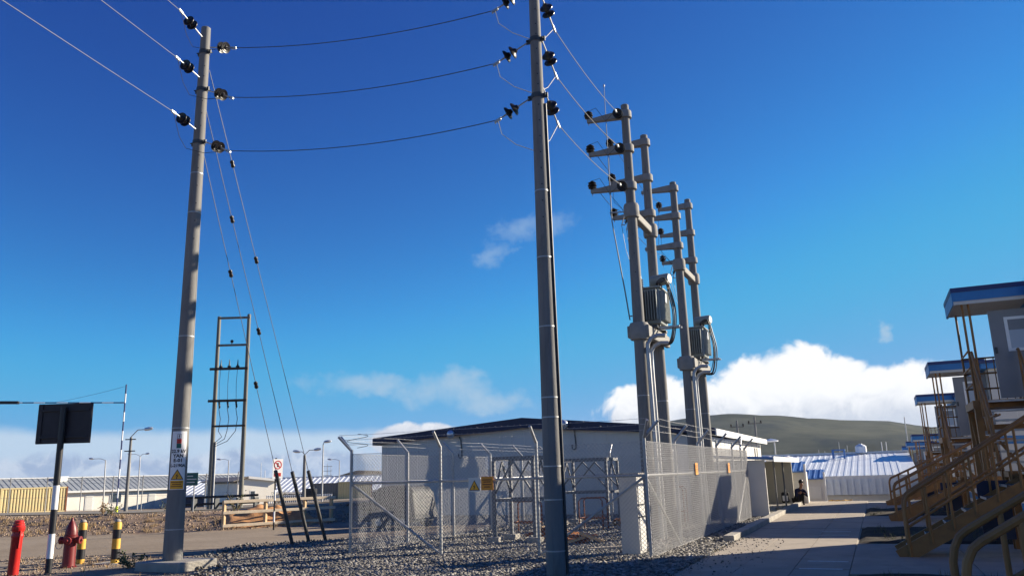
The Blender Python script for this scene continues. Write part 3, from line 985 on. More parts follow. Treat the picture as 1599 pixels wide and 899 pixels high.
for k, (zp, ze) in enumerate(((10.42, 10.16), (9.32, 9.06), (8.2, 7.92))):
    p = (PC.x - PC.r(zp) - 0.05, PC.y, zp)
    ends_CL.append(insulator(p, (-5.6, 12.42, ze), LV[k] + ' dark twin-disc insulator left of the central pole', 'strain insulators'))
    wire('conductor', sag(ends_L[k], ends_CL[k], 0.20), 0.0085, LV[k] + ' conductor spanning from the left pole to the central pole', 'wire_dark')
ends_CR = []
for k, zp in enumerate((10.42, 9.42, 8.42)):
    p = (PC.x + 0.06, PC.y + PC.r(zp) + 0.02, zp)
    q = (PC.x + 0.06, PC.y + 0.85, zp - 0.42)
    ends_CR.append(insulator(p, q, LV[k] + ' dark twin-disc insulator right of the central pole', 'strain insulators'))
    e = ends_CL[k]; e2 = ends_CR[k]
    m_ = Vector((PC.x - 0.18, PC.y + 0.32, e.z - 0.62))
    pts = [Vector(e), Vector(e) + Vector((0.06, 0.02, -0.28)), Vector(e) + Vector((0.3, 0.1, -0.5)), m_, m_.lerp(e2, 0.55) + Vector((0, 0.05, -0.05)), Vector(e2)]
    wire('jumper_wire', pts, 0.0075, LV[k] + ' jumper wire looping behind the central pole', 'wire')

# --- the four poles with cantilever arms in the yard
def pole_arm(P_, z, root, L=1.06):
    """tapered concrete bracket arm with its collar, towards -X"""
    b = MB()
    r_ = P_.r(z)
    b.lathe((P_.x, P_.y, z - 0.11), (0, 0, 1), [(0, r_ + 0.005), (0, r_ + 0.06), (0.18, r_ + 0.06), (0.20, r_ + 0.045), (0.20, r_ + 0.005)], 20)
    x0, x1 = P_.x - r_ * 0.6, P_.x - L
    pts0 = [(x0, P_.y - 0.10, z - 0.10), (x0, P_.y + 0.10, z - 0.10), (x0, P_.y + 0.10, z + 0.10), (x0, P_.y - 0.10, z + 0.10)]
    pts1 = [(x1, P_.y - 0.045, z - 0.03), (x1, P_.y + 0.045, z - 0.03), (x1, P_.y + 0.045, z + 0.06), (x1, P_.y - 0.045, z + 0.06)]
    b.add(pts0 + pts1, [(0, 1, 2, 3), (4, 7, 6, 5), (0, 4, 5, 1), (1, 5, 6, 2), (2, 6, 7, 3), (3, 7, 4, 0)])
    a = b.build('cross_arm', 'concrete_arm', root, smooth=True)
    MB().tube((x1 + 0.04, P_.y, z - 0.10), (x1 + 0.04, P_.y, z + 0.12), 0.010, n=6).build('arm_bolt', 'dark_steel', a)
    return Vector((x1 + 0.04, P_.y, z + 0.06))


def collar(P_, z, h, t_, root, name='collar'):
    b = MB(); r_ = P_.r(z)
    b.lathe((P_.x, P_.y, z - h / 2), (0, 0, 1), [(0, r_ + 0.002), (0, r_ + t_ * 0.8), (h * 0.2, r_ + t_), (h * 0.85, r_ + t_), (h, r_ + t_ * 0.75), (h, r_ + 0.002)], 22)
    return b.build(name, 'concrete_arm', root, smooth=True)


def pin_insulator(p, label, s_=1.0):
    b = MB()
    prof = [(0, 0.035), (0.03, 0.05), (0.05, 0.105), (0.065, 0.11), (0.08, 0.06), (0.10, 0.055), (0.115, 0.12), (0.13, 0.125), (0.15, 0.065), (0.17, 0.06), (0.185, 0.105), (0.20, 0.11), (0.22, 0.06), (0.25, 0.045), (0.26, 0.02)]
    b.lathe(p, (0, 0, 1), [(a * s_, r_ * s_) for a, r_ in prof], 18)
    t_ = thing('pin_insulator', label, 'insulator', p, 'pin insulators on bracket arms')
    b.build('shed_body', 'porcelain', t_, smooth=True)
    MB().tube(Vector(p) - Vector((0, 0, 0.08)), Vector(p) + Vector((0, 0, 0.01)), 0.012, n=6).build('pin', 'dark_steel', t_)
    return Vector(p) + Vector((0, 0, 0.255 * s_))


YP = [(19.46, 11.12, (10.86, 9.89, 8.85)), (21.4, 11.01, (10.80, 9.72, 8.66)), (25.0, 10.77, (10.58, 9.63, 8.63)), (27.3, 10.89, (10.66, 9.68, 8.68))]
ORD = ['nearest', 'second', 'third', 'farthest']
POLES, tops = [], []
pole_roots = []
for i, (y, h, arms) in enumerate(YP):
    P_ = Pole(-5.05, y, h, 0.182, 0.104)
    POLES.append(P_)
    lab = ['nearest yard pole with three bracket arms and a lightning rod', 'second yard pole, right behind the nearest one', 'third yard pole from the central pole, carrying three bracket arms', 'farthest yard pole with three bracket arms'][i]
    t = thing('utility_pole', 'concrete ' + lab, 'utility pole', (P_.x, P_.y, 0), 'arm-bearing poles in the fenced yard')
    pole_roots.append(t)
    P_.shaft(t)
    tp = [pole_arm(P_, z, t) for z in arms]
    if i != 2:
        tops.append([pin_insulator(q, '%s dark pin insulator on the %s yard pole' % (LV[k], ORD[i])) for k, q in enumerate(tp)])
    else: tops.append([q + Vector((0, 0, 0.1)) for q in tp])
    for z in (3.4, 1.9): P_.strap(t, z)
    ca = pole_angle_to_cam(P_.x, P_.y)
    P_.seam(t, ca - R(15)); P_.seam(t, ca + R(165))
    for z in (9.3, 7.5, 7.0, 6.5, 6.0): P_.hole(t, z, ca)
    collar(P_, [8.16, 8.14, 7.98, 8.0][i], 0.36, 0.075, t)
    collar(P_, [5.0, 5.1, 4.82, 5.0][i], 0.42, 0.10, t)
# lightning rod and its tube on the nearest pole
P1 = POLES[0]
xr = -5.54
MB().path([(xr, 19.3, 11.72), (xr, 19.3, 7.9), (xr + 0.22, 19.36, 6.0), (xr + 0.29, 19.38, 5.3)], [0.008, 0.014, 0.017, 0.017], 8).build('lightning_rod', 'steel_grey', pole_roots[0], smooth=True)
MB().lathe((xr, 19.3, 11.70), (0, 0, 1), [(0, 0.010), (0.02, 0.022), (0.06, 0.022), (0.09, 0.006)], 10).build('rod_tip', 'galv_post', pole_roots[0], smooth=True)
for z, xo in ((8.15, 0.0), (5.4, 0.28)):
    MB().beam((xr + xo, 19.3 + xo * 0.28, z), (P1.x - P1.r(z), 19.42, z), 0.03, 0.03).build('rod_bracket', 'galv', pole_roots[0])
# dead-end strings at the nearest pole and the spans from the central pole
for k, z in enumerate((10.74, 9.78, 8.74)):
    p = (P1.x - 0.10, P1.y - P1.r(z) - 0.02, z)
    q = insulator(p, (P1.x - 0.02, P1.y - 0.86, z - 0.12), LV[k] + ' dark twin-disc insulator at the front of the nearest yard pole', 'strain insulators')
    wire('conductor', sag(ends_CR[k], q, 0.10), 0.0085, LV[k] + ' pale conductor from the central pole to the nearest yard pole', 'wire_span')
    wire('jumper_wire', [q, q + Vector((-0.35, 0.25, -0.12)), tops[0][k] + Vector((0.25, -0.1, 0.0)), tops[0][k]], 0.006, LV[k] + ' jumper from strain insulator to pin insulator on the nearest yard pole', 'wire_dark')
    seq = [tops[0][k], tops[1][k], tops[2][k], tops[3][k]]
    for j in range(3):
        wire('conductor', sag(seq[j], seq[j + 1], 0.05, 8), 0.0075, '%s conductor between the %s and %s yard poles' % (LV[k], ORD[j], ORD[j + 1]), 'wire_dark')

# fuse beams, cut-outs, transformer platforms and transformers between the paired poles
def fuse_cutout(p, label, d=Vector((-1, 0, 0))):
    t_ = thing('fuse_cutout', label, 'fuse', p, 'fuse cut-outs on the pole beams')
    p = Vector(p)
    a = d * 0.12 + Vector((0, 0, -0.30))
    b = MB().lathe(p, a, [(0, 0.02)] + [(0.04 + 0.045 * k + dd, rr) for k in range(5) for dd, rr in ((0, 0.024), (0.012, 0.05), (0.022, 0.05), (0.03, 0.024))] + [(0.3, 0.02)], 12)
    b.build('porcelain_body', 'porcelain', t_, smooth=True)
    MB().tube(p + d * 0.12, p + d * 0.22 + Vector((0, 0, -0.30)), 0.013, n=6).build('fuse_tube', 'galv', t_)
    m_ = MB(); m_.beam(p, p + d * 0.13, 0.03, 0.02); m_.beam(p + a, p + a + d * 0.11, 0.03, 0.02)
    m_.beam(p + a * 0.5, p + a * 0.5 - d * 0.12, 0.03, 0.025)
    m_.build('bracket', 'galv', t_)
    return p


PAIR = ['nearer', 'farther']
for g, (ia, ib) in enumerate(((0, 1), (2, 3))):
    A, B = POLES[ia], POLES[ib]
    zf = 8.12 if g == 0 else 7.95
    t = thing('fuse_beam', 'concrete beam bearing fuse cut-outs between the %s pair of yard poles' % PAIR[g], 'beam', (A.x, A.y, zf))
    b = MB()
    b.box(A.x - 0.09, A.x + 0.09, A.y + A.r(zf) + 0.09, B.y - B.r(zf) - 0.09, zf - 0.10, zf + 0.10)
    b.build('beam_body', 'concrete_arm', t, bevel=0.015)
    for k in range(3):
        yk = A.y + 0.5 + 0.45 * k
        fuse_cutout((A.x - 0.20, yk, zf + 0.16), '%s fuse cut-out on the beam of the %s pole pair' % (['front', 'middle', 'rear'][k], PAIR[g]))
        MB().beam((A.x - 0.09, yk, zf + 0.08), (A.x - 0.09, yk, zf + 0.16), 0.05, 0.05, (1, 0, 0)).build('mount', 'galv', t)
    # drop wires from the arms to the cut-outs
    for k in range(3):
        yk = A.y + 0.5 + 0.45 * k
        q = tops[ib][k]
        wire('drop_wire', [q, Vector((A.x - 0.8, yk + 0.3, zf + 0.9 - 0.1 * k)), Vector((A.x - 0.4, yk, zf + 0.35)), Vector((A.x - 0.32, yk, zf + 0.16))], 0.006, '%s drop wire from arm to fuse cut-out on the %s pole pair' % (['front', 'middle', 'rear'][k], PAIR[g]), 'wire_dark')
    zp = 5.0 if g == 0 else 4.84
    t = thing('transformer_platform', 'concrete platform beams under the %s transformer' % PAIR[g], 'platform', (A.x, A.y, zp))
    for sx in (-1, 1):
        MB().box(A.x + sx * 0.215 - 0.06, A.x + sx * 0.215 + 0.06, A.y - 0.13, B.y + 0.2, zp - 0.16, zp + 0.14).build('beam', 'concrete_arm', t, bevel=0.015)
    MB().box(A.x - 0.36, A.x + 0.36, A.y + 0.4, A.y + 0.55, zp + 0.145, zp + 0.21).build('cross_bearer', 'dark_steel', t)
    MB().box(A.x - 0.36, A.x + 0.36, B.y - 0.55, B.y - 0.40, zp + 0.145, zp + 0.21).build('cross_bearer', 'dark_steel', t)
    # the transformer
    cy = (A.y + B.y) / 2; zb = zp + 0.215
    T = thing('transformer', 'grey finned oil transformer on the %s pair of yard poles' % PAIR[g], 'transformer', (A.x, cy, zb), 'pole-mounted transformers')
    W_, D_, H_ = 0.33, 0.40, 0.98
    ox = A.x + 0.10
    MB().box(ox - W_, ox + W_, cy - D_, cy + D_, zb + 0.05, zb + H_).build('tank', 'tx_grey', T, bevel=0.02)
    MB().box(ox - W_ - 0.05, ox + W_ + 0.05, cy - D_ - 0.05, cy + D_ + 0.05, zb + H_, zb + H_ + 0.04).build('lid', 'tx_grey', T, bevel=0.008)
    for sk in (-0.25, 0.25):
        MB().box(ox - W_ + 0.05, ox + W_ - 0.05, cy + sk - 0.04, cy + sk + 0.04, zb, zb + 0.05).build('skid', 'dark_steel', T)
    fin = None
    for k in range(9):
        x = ox - W_ + 0.06 + 0.068 * k
        if fin is None: fin = MB().box(x - 0.008, x + 0.008, cy - D_ - 0.14, cy - D_, zb + 0.14, zb + H_ - 0.06).build('cooling_fin', 'tx_grey', T); x_first = x
        else:
            c_ = fin.copy(); COL.objects.link(c_); c_.location.x += x - x_first
    fin2 = None
    for k in range(9):
        y = cy - D_ + 0.09 + 0.078 * k
        if fin2 is None: fin2 = MB().box(ox + W_, ox + W_ + 0.10, y - 0.008, y + 0.008, zb + 0.14, zb + H_ - 0.06).build('cooling_fin', 'tx_grey', T); y_first = y
        else:
            c_ = fin2.copy(); COL.objects.link(c_); c_.location.y += y - y_first
    cz = zb + H_ + 0.30
    MB().lathe((ox + 0.02, cy + 0.16, cz), (1, -0.25, 0), [(0, 0.02), (0.0, 0.12), (0.02, 0.15), (0.5, 0.15), (0.54, 0.12), (0.54, 0.02)], 18).build('conservator', 'tx_grey', T, smooth=True)
    MB().box(ox + 0.15, ox + 0.22, cy + 0.05, cy + 0.18, zb + H_ + 0.03, cz - 0.1).build('conservator_bracket', 'tx_grey', T)
    for k in range(3):
        p = Vector((ox - 0.27, cy - 0.26 + 0.24 * k, zb + H_ + 0.04))
        MB().lathe(p, (0, 0, 1), [(0, 0.03)] + [(0.03 + 0.06 * j + dd, rr) for j in range(6) for dd, rr in ((0, 0.03), (0.02, 0.062), (0.03, 0.062), (0.045, 0.03))] + [(0.42, 0.014), (0.47, 0.012)], 14).build('bushing', 'porcelain', T, smooth=True)
        wire('drop_wire', [p + Vector((0, 0, 0.46)), p + Vector((-0.15, 0, 0.8)), Vector((A.x - 0.35, A.y + 0.5 + 0.45 * k, zf - 0.8)), Vector((A.x - 0.42, A.y + 0.5 + 0.45 * k, zf - 0.16))], 0.006, '%s bushing lead down to the %s transformer' % (['front', 'middle', 'rear'][k], PAIR[g]), 'wire_dark')
    for k in range(4):
        p = Vector((ox + 0.28, cy - 0.3 + 0.13 * k, zb + H_ + 0.04))
        MB().lathe(p, (0, 0, 1), [(0, 0.03), (0.03, 0.045), (0.06, 0.03), (0.09, 0.045), (0.12, 0.02), (0.15, 0.015)], 12).build('low_bushing', 'porcelain', T, smooth=True)
    MB().box(ox + W_ + 0.101, ox + W_ + 0.106, cy - 0.2, cy - 0.02, zb + 0.62, zb + 0.86).build('rating_plate', 'white_gloss', T)
    # low-voltage cable loops down to the conduits
    for k in range(8):
        o_ = Vector((random.uniform(-0.05, 0.05), random.uniform(-0.1, 0.1), random.uniform(-0.05, 0.05)))
        s_ = Vector((ox + 0.28, cy - 0.3 + 0.13 * (k % 4), zb + H_ + 0.18))
        pts = [s_, s_ + Vector((0.2, -0.05, 0.06)), Vector((ox + 0.54, cy - 0.12, zb + 0.85)) + o_, Vector((ox + 0.63, cy - 0.15, zb + 0.35)) + o_, Vector((ox + 0.60, cy - 0.2, zb - 0.15)) + o_,
               Vector((ox + 0.50, cy - 0.3, zb - 0.48)) + o_, Vector((ox + 0.25, cy - 0.42, zb - 0.50)) + o_ * 0.4]
        # smooth by subdivision
        fine = []
        for i_ in range(len(pts) - 1):
            p0 = pts[max(i_ - 1, 0)]; p1 = pts[i_]; p2 = pts[i_ + 1]; p3 = pts[min(i_ + 2, len(pts) - 1)]
            for u in (0, 0.25, 0.5, 0.75):
                fine.append(0.5 * ((2 * p1) + (-p0 + p2) * u + (2 * p0 - 5 * p1 + 4 * p2 - p3) * u * u + (-p0 + 3 * p1 - 3 * p2 + p3) * u ** 3))
        fine.append(pts[-1])
        MB().path(fine, 0.013, 6).build('low_voltage_cable', 'black_rubber', T, smooth=True)
    sup = MB()
    for dy in (-0.05, -0.3):
        sup.beam((ox + W_ - 0.1, cy + dy, zb - 0.05), (ox + 0.78, cy + dy, zb - 0.05), 0.04, 0.04)
    sup.build('cable_support', 'galv', T)
    # conduits running down the front pole of the pair
    for k in range(2):
        rr = 0.052
        xk = A.x + A.r(4) + 0.05 + 0.02 * k; yk = A.y - 0.10 + 0.22 * k
        z1 = zp - 0.35 - 0.16 * k
        cpt = Vector((xk + 0.22, yk + 0.1, z1))
        pts = [(xk + 0.42, yk + 0.16, z1 + 0.20), (xk + 0.24, yk + 0.10, z1 + 0.21), (xk + 0.09, yk + 0.04, z1 + 0.14), (xk + 0.01, yk, z1), (xk + 0.005, yk, z1 - 0.3), (xk + 0.04, yk, 1.0), (xk + 0.05, yk, -0.1)]
        MB().path(pts, rr, 12).build('conduit', 'galv', pole_roots[ia], smooth=True)

# ------------------------------------------------------------------ guy wires with guards
for k, (anc, zt, fr) in enumerate((((-13.72, 17.14, 0), 8.75, (0.28, 0.558)), ((-13.91, 18.04, 0), 9.75, (0.222, 0.47)), ((-13.68, 18.45, 0), 10.75, (0.175, 0.365)))):
    nm = ['left', 'middle', 'right'][k]
    top = Vector((PL.x + 0.02 * k, PL.y + PL.r(zt) + 0.02, zt)); a = Vector(anc)
    d = (top - a).normalized()
    t = thing('guy_wire', nm + ' stay wire with two small egg insulators from the left pole', 'guy wire', a, 'stay wires of the left pole')
    MB().tube(a, top, 0.0075, n=5).build('strand', 'wire_dark', t)
    for f in fr:
        q = top.lerp(a, f)
        MB().lathe(q - d * 0.09, d, [(0, 0.012), (0.01, 0.04), (0.05, 0.05), (0.09, 0.036), (0.13, 0.05), (0.17, 0.04), (0.18, 0.012)], 12).build('egg_insulator', 'porcelain', t, smooth=True)
    g = MB()
    g.path([a - d * 0.15, a + d * 2.12], 0.046, 12)
    tag(g.build('guy_guard', 'guard_grey', loc=a, smooth=True), nm + ' slanted dark guard tube at the foot of a stay wire', 'guard tube', 'guard tubes of the stay wires')

# ------------------------------------------------------------------ left foreground
# sign seen from behind on a banded post
sx, sy = -14.95, 11.35
t = thing('road_sign', 'back of a black road sign on a black and white banded post', 'sign', (sx, sy, 0))
bands = [(-0.3, 0.28, 0), (0.28, 0.74, 1), (0.74, 1.20, 0), (1.20, 1.66, 1), (1.66, 3.2, 0)]
for z0, z1, w in bands:
    MB().tube((sx, sy, z0), (sx, sy, z1), 0.062, n=18).build('post_band', 'white_gloss' if w else 'black_paint', t, smooth=True)
pu = Vector((0.92, 0.40, 0)).normalized(); pn = Vector((-pu.y, pu.x, 0))
pc = Vector((sx, sy, 2.88)) + pn * 0.085
pnl = MB().obox(pc, pu * 0.55, pn * 0.012, Vector((0, 0, 0.40))).build('panel', 'sign_back', t)
for dz in (-0.27, 0.27): MB().obox(pc + Vector((0, 0, dz)) - pn * 0.03, pu * 0.50, pn * 0.016, Vector((0, 0, 0.022))).build('rail', 'sign_back', t)
for ds in (-0.50, 0.50): MB().obox(pc + pu * ds - pn * 0.022, pu * 0.045, pn * 0.010, Vector((0, 0, 0.38))).build('edge_flange', 'sign_back', t)

# red standpipe
rx, ry = -15.55, 11.05
t = thing('standpipe', 'slim bright red fire standpipe at the left edge', 'standpipe', (rx, ry, 0))
ln = Vector((0.035, 0.0, 1)).normalized()
MB().lathe((rx, ry, -0.1), ln, [(0, 0.098), (0.78, 0.098), (0.80, 0.108), (0.84, 0.108), (0.86, 0.098), (0.90, 0.098)], 20).build('barrel', 'red_paint', t, smooth=True)
MB().lathe(Vector((rx, ry, -0.1)) + ln * 0.90, ln, [(0, 0.10), (0.03, 0.118), (0.10, 0.118), (0.12, 0.10), (0.16, 0.10), (0.17, 0.085), (0.21, 0.085), (0.22, 0.06), (0.22, 0.01)], 20).build('cap', 'red_paint', t, smooth=True)
fw = Vector((0.8, -0.6, 0))
MB().obox(Vector((rx, ry, 0.80)) + fw * 0.10, fw * 0.008, Vector((0.6, 0.8, 0)) * 0.045, Vector((0, 0, 0.022))).build('slot', 'black_paint', t)
MB().beam((rx + 0.13, ry - 0.02, 0.50), (rx + 0.15, ry - 0.02, 0.82), 0.03, 0.02, (1, 0, 0)).build('lever', 'red_paint', t)

# fire hydrant
hx, hy = -15.64, 12.32
t = thing('fire_hydrant', 'dark red fire hydrant standing beside a striped bollard', 'hydrant', (hx, hy, 0))
MB().lathe((hx, hy, -0.05), (0, 0, 1), [(0, 0.16), (0.06, 0.16), (0.07, 0.13), (0.12, 0.125), (0.62, 0.115), (0.64, 0.135), (0.69, 0.135), (0.70, 0.12)], 20).build('barrel', 'red_dark', t, smooth=True)
MB().lathe((hx, hy, 0.65), (0, 0, 1), [(0, 0.125), (0.08, 0.118), (0.16, 0.095), (0.24, 0.06), (0.28, 0.035), (0.30, 0.028), (0.34, 0.024), (0.345, 0.005)], 20).build('bonnet', 'red_dark', t, smooth=True)
for d in (Vector((-0.92, -0.38, 0)), Vector((0.55, -0.83, 0)), Vector((0.92, 0.38, 0))):
    n_ = MB().lathe(Vector((hx, hy, 0.54)) + d * 0.09, d, [(0, 0.062), (0.07, 0.062), (0.075, 0.078), (0.13, 0.078), (0.135, 0.03), (0.165, 0.024), (0.17, 0.005)], 14).build('nozzle', 'red_dark', t, smooth=True)
for k in range(8):
    a_ = k * math.pi / 4
    MB().lathe((hx + 0.147 * math.cos(a_), hy + 0.147 * math.sin(a_), 0.0), (0, 0, 1), [(0, 0.014), (0.03, 0.014), (0.03, 0.004)], 6).build('flange_bolt', 'red_dark', t)
ch = arc((hx - 0.22, hy - 0.09, 0.44), 0.07, 0, 2 * math.pi, 16, (0.92, 0.38, 0), (0, 0, 1))
MB().path(ch, 0.007, 5).build('chain', 'galv', t, smooth=True)

# bollards
def bollard(x, y, label, h=0.86):
    t_ = thing('bollard', label, 'bollard', (x, y, 0), 'yellow and black striped bollards')
    hb = [(-0.1, 0.1, 1), (0.1, 0.31, 0), (0.31, 0.52, 1), (0.52, 0.71, 0)]
    for z0, z1, w in hb:
        MB().tube((x, y, z0), (x, y, z1), 0.085, n=20).build('band', 'yellow_paint' if w else 'black_paint', t_, smooth=True)
    MB().lathe((x, y, 0.71), (0, 0, 1), [(0, 0.085), (h - 0.74, 0.085), (h - 0.71, 0.07), (h - 0.70, 0.03)], 20).build('cap_band', 'yellow_paint', t_, smooth=True)
    MB().lathe((x, y, h + 0.012), (0, 0, 1), [(0, 0.068), (0.03, 0.06), (0.05, 0.035), (0.055, 0.005)], 18).build('concrete_fill', 'concrete', t_, smooth=True)


bollard(-16.0, 12.88, 'striped bollard right behind the red hydrant')
bollard(-15.12, 13.02, 'free-standing striped bollard right of the hydrant')
tag(MB().box(-15.6, -14.2, 12.8, 13.4, -0.1, 0.02).build('bollard_pad', 'concrete', loc=(-15, 13, 0), bevel=0.01), 'rough concrete pad under the right striped bollard', 'pad')

# ------------------------------------------------------------------ fences of the yard
def chain_link(L, h, p=0.055, r_=0.0026):
    """wires of a woven panel L long, h high, in local (u, z); returns list of segments"""
    out = []
    for sgn in (1, -1):
        c0 = -h if sgn > 0 else 0.0
        c1 = L if sgn > 0 else L + h
        c_ = c0
        while c_ < c1:
            # u = c + sgn*z
            zs = [0.0, h]
            if sgn > 0:
                z0 = max(0.0, -c_); z1 = min(h, L - c_)
            else:
                z0 = max(0.0, c_ - L); z1 = min(h, c_)
            if z1 - z0 > 0.02:
                out.append((c_ + sgn * z0, z0, c_ + sgn * z1, z1, sgn))
            c_ += p
    return out


def fence_run(a, b, posts, out_dir, label, braces=(), z_rail=1.52, h=2.15, corner=None, mesh_p=0.08, wr=0.0038, group=None, mesh_m='mesh_wire'):
    a, b = Vector((*a, 0)), Vector((*b, 0))
    d = b - a; L = d.length; d.normalize()
    od = Vector((*out_dir, 0))
    t_ = thing('chain_link_fence', label, 'fence', a, group)
    tips = []
    for u in posts:
        p = a + d * u
        po = MB().tube(p - Vector((0, 0, 0.2)), p + Vector((0, 0, 2.25)), 0.033, n=12).build('post', 'galv_post', t_, smooth=True)
        o2 = od if not (corner and u in corner) else (od + Vector((*corner[u], 0))).normalized()
        e = p + Vector((0, 0, 2.22)) + (o2 * 0.30 + Vector((0, 0, 0.32)))
        MB().tube(p + Vector((0, 0, 2.22)), e, 0.030, n=10).build('outrigger', 'galv_post', po, smooth=True)
        tips.append((p, o2))
    MB().tube(a + Vector((0, 0, z_rail)), b + Vector((0, 0, z_rail)), 0.026, n=10).build('rail', 'galv_post', t_, smooth=True)
    for (u0, z0, u1, z1) in braces:
        MB().tube(a + d * u0 + Vector((0, 0, z0)), a + d * u1 + Vector((0, 0, z1)), 0.026, n=10).build('brace', 'galv_post', t_, smooth=True)
    # woven mesh
    mb = MB(); nrm = Vector((-d.y, d.x, 0))
    off = od * 0.042
    for (u0, z0, u1, z1, sg) in chain_link(L, h - 0.04, mesh_p):
        o3 = off + nrm * 0.004 * sg
        p = a + d * u0 + o3 + Vector((0, 0, z0 + 0.05)); q = a + d * u1 + o3 + Vector((0, 0, z1 + 0.05))
        mb.tube(p, q, wr, n=3, caps=False)
    o_ = mb.build('chain_link_mesh', mesh_m, t_)
    o_['kind'] = 'stuff'
    for z in (0.06, h):
        MB().tube(a + off + Vector((0, 0, z)), b + off + Vector((0, 0, z)), 0.003, n=4).build('tension_wire', 'wire', t_)
    # barbed strands
    for k in range(3):
        s_ = 0.1 + 0.095 * k
        bw = MB()
        for (p, o2), (q, o4) in zip(tips[:-1], tips[1:]):
            P0 = p + Vector((0, 0, 2.26)) + o2 * s_ + Vector((0, 0, s_ * 1.07)); P1_ = q + Vector((0, 0, 2.26)) + o4 * s_ + Vector((0, 0, s_ * 1.07))
            bw.path(sag(P0, P1_, 0.015, 6), 0.003, 4, caps=False)
            nb_ = int((P1_ - P0).length / 0.13)
            for j in range(nb_):
                c_ = P0.lerp(P1_, (j + 0.5) / nb_); w_ = Vector((random.uniform(-1, 1), random.uniform(-1, 1), random.uniform(-1, 1))).normalized() * 0.02
                bw.tube(c_ - w_, c_ + w_, 0.002, n=3, caps=False)
        bw.build('barbed_strand', 'wire', t_)
    return t_


FX0, FX1, FY0, FY1 = -10.7, -4.02, 15.3, 27.4
GRPF = 'runs of the yard fence'
fence_run((FX0, FY0), (FX1, FY0), [0, 2.25, 4.45, 6.68], (0, -1), 'front run of galvanised chain-link fence facing the viewer', braces=((0.03, 1.5, 2.2, 0.08), (6.65, 1.5, 4.5, 0.08)), corner={0: (-1, 0), 6.68: (0.6, 0)}, group=GRPF)
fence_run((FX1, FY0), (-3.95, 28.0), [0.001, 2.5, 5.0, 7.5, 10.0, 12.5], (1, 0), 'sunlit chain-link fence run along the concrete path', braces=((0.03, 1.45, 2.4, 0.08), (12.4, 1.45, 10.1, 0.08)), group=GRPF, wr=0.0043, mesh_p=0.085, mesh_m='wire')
fence_run((FX0, FY0), (FX0, FY1), [0.001, 2.4, 4.8, 7.2, 9.6, 12.0], (-1, 0), 'left run of chain-link fence going back to the white building', braces=(), group=GRPF)
fence_run((FX0, FY1), (FX1, FY1), [0.001, 2.25, 4.45, 6.68], (0, 1), 'rear run of chain-link fence before the white building', group=GRPF)
# razor coil end at the left corner
pts = []
for k in range(40):
    u = k / 39
    pts.append((FX0 + 0.25 + 0.28 * math.sin(u * 9.4), FY0 - 0.15, 2.28 + 0.3 * u))
wire('wire_coil', pts, 0.006, 'loose curled fence wire at the top of the left fence corner', 'wire_dark', cat='wire')


def fence_sign(c_, d, n, tri, label, w=0.26):
    c_, d, n = Vector(c_), Vector(d), Vector(n)
    t_ = thing('warning_sign', label, 'sign', c_, 'warning signs on the fence')
    if tri:
        MB().obox(c_, d * w / 2, n * 0.003, Vector((0, 0, w / 2))).build('plate', 'ac_grey', t_)
        warn_triangle(lambda v: c_ + d * v.x + Vector((0, 0, v.y - 0.01)) + n * (0.006 + v.z), w * 0.9, t_)
    else:
        MB().obox(c_, d * w / 2, n * 0.003, Vector((0, 0, w / 2))).build('plate', 'orange_sign', t_)
        for dz, ww in ((0.07, 0.8), (0.03, 0.6), (-0.02, 0.75), (-0.07, 0.5)):
            MB().obox(c_ + n * 0.005 + Vector((0, 0, dz)), d * w / 2 * ww, n * 0.001, Vector((0, 0, 0.009))).build('print_line', 'rust', t_)
    return t_


fence_sign((-7.62, FY0 - 0.062, 1.43), (1, 0, 0), (0, -1, 0), True, 'yellow high-voltage triangle sign on the front fence', 0.27)
fence_sign((-7.33, FY0 - 0.062, 1.45), (1, 0, 0), (0, -1, 0), False, 'plain orange notice beside the triangle on the front fence', 0.27)
fence_sign((-3.92, 19.6, 1.62), (0, 1, 0), (1, 0, 0), False, 'nearer orange notice on the fence along the path', 0.27)
fence_sign((-3.88, 24.0, 1.62), (0, 1, 0), (1, 0, 0), False, 'farther orange notice on the fence along the path', 0.27)

# meter cabinet in the corner
t = thing('meter_cabinet', 'tall white concrete meter cabinet in the right front corner of the yard', 'cabinet', (-4.5, 16.0, 0))
MB().box(-4.70, -4.34, 15.72, 16.22, -0.1, 1.52).build('body', 'white_panel', t, bevel=0.008)
MB().box(-4.74, -4.28, 15.68, 16.26, 1.52, 1.57).build('top', 'concrete', t, bevel=0.006)
MB().box(-4.338, -4.325, 15.78, 16.18, 0.12, 1.42).build('door', 'white_paint', t)
for z in (0.72, 0.95): MB().box(-4.34, -4.318, 15.74, 16.2, z, z + 0.03).build('hinge_bar', 'dark_steel', t)

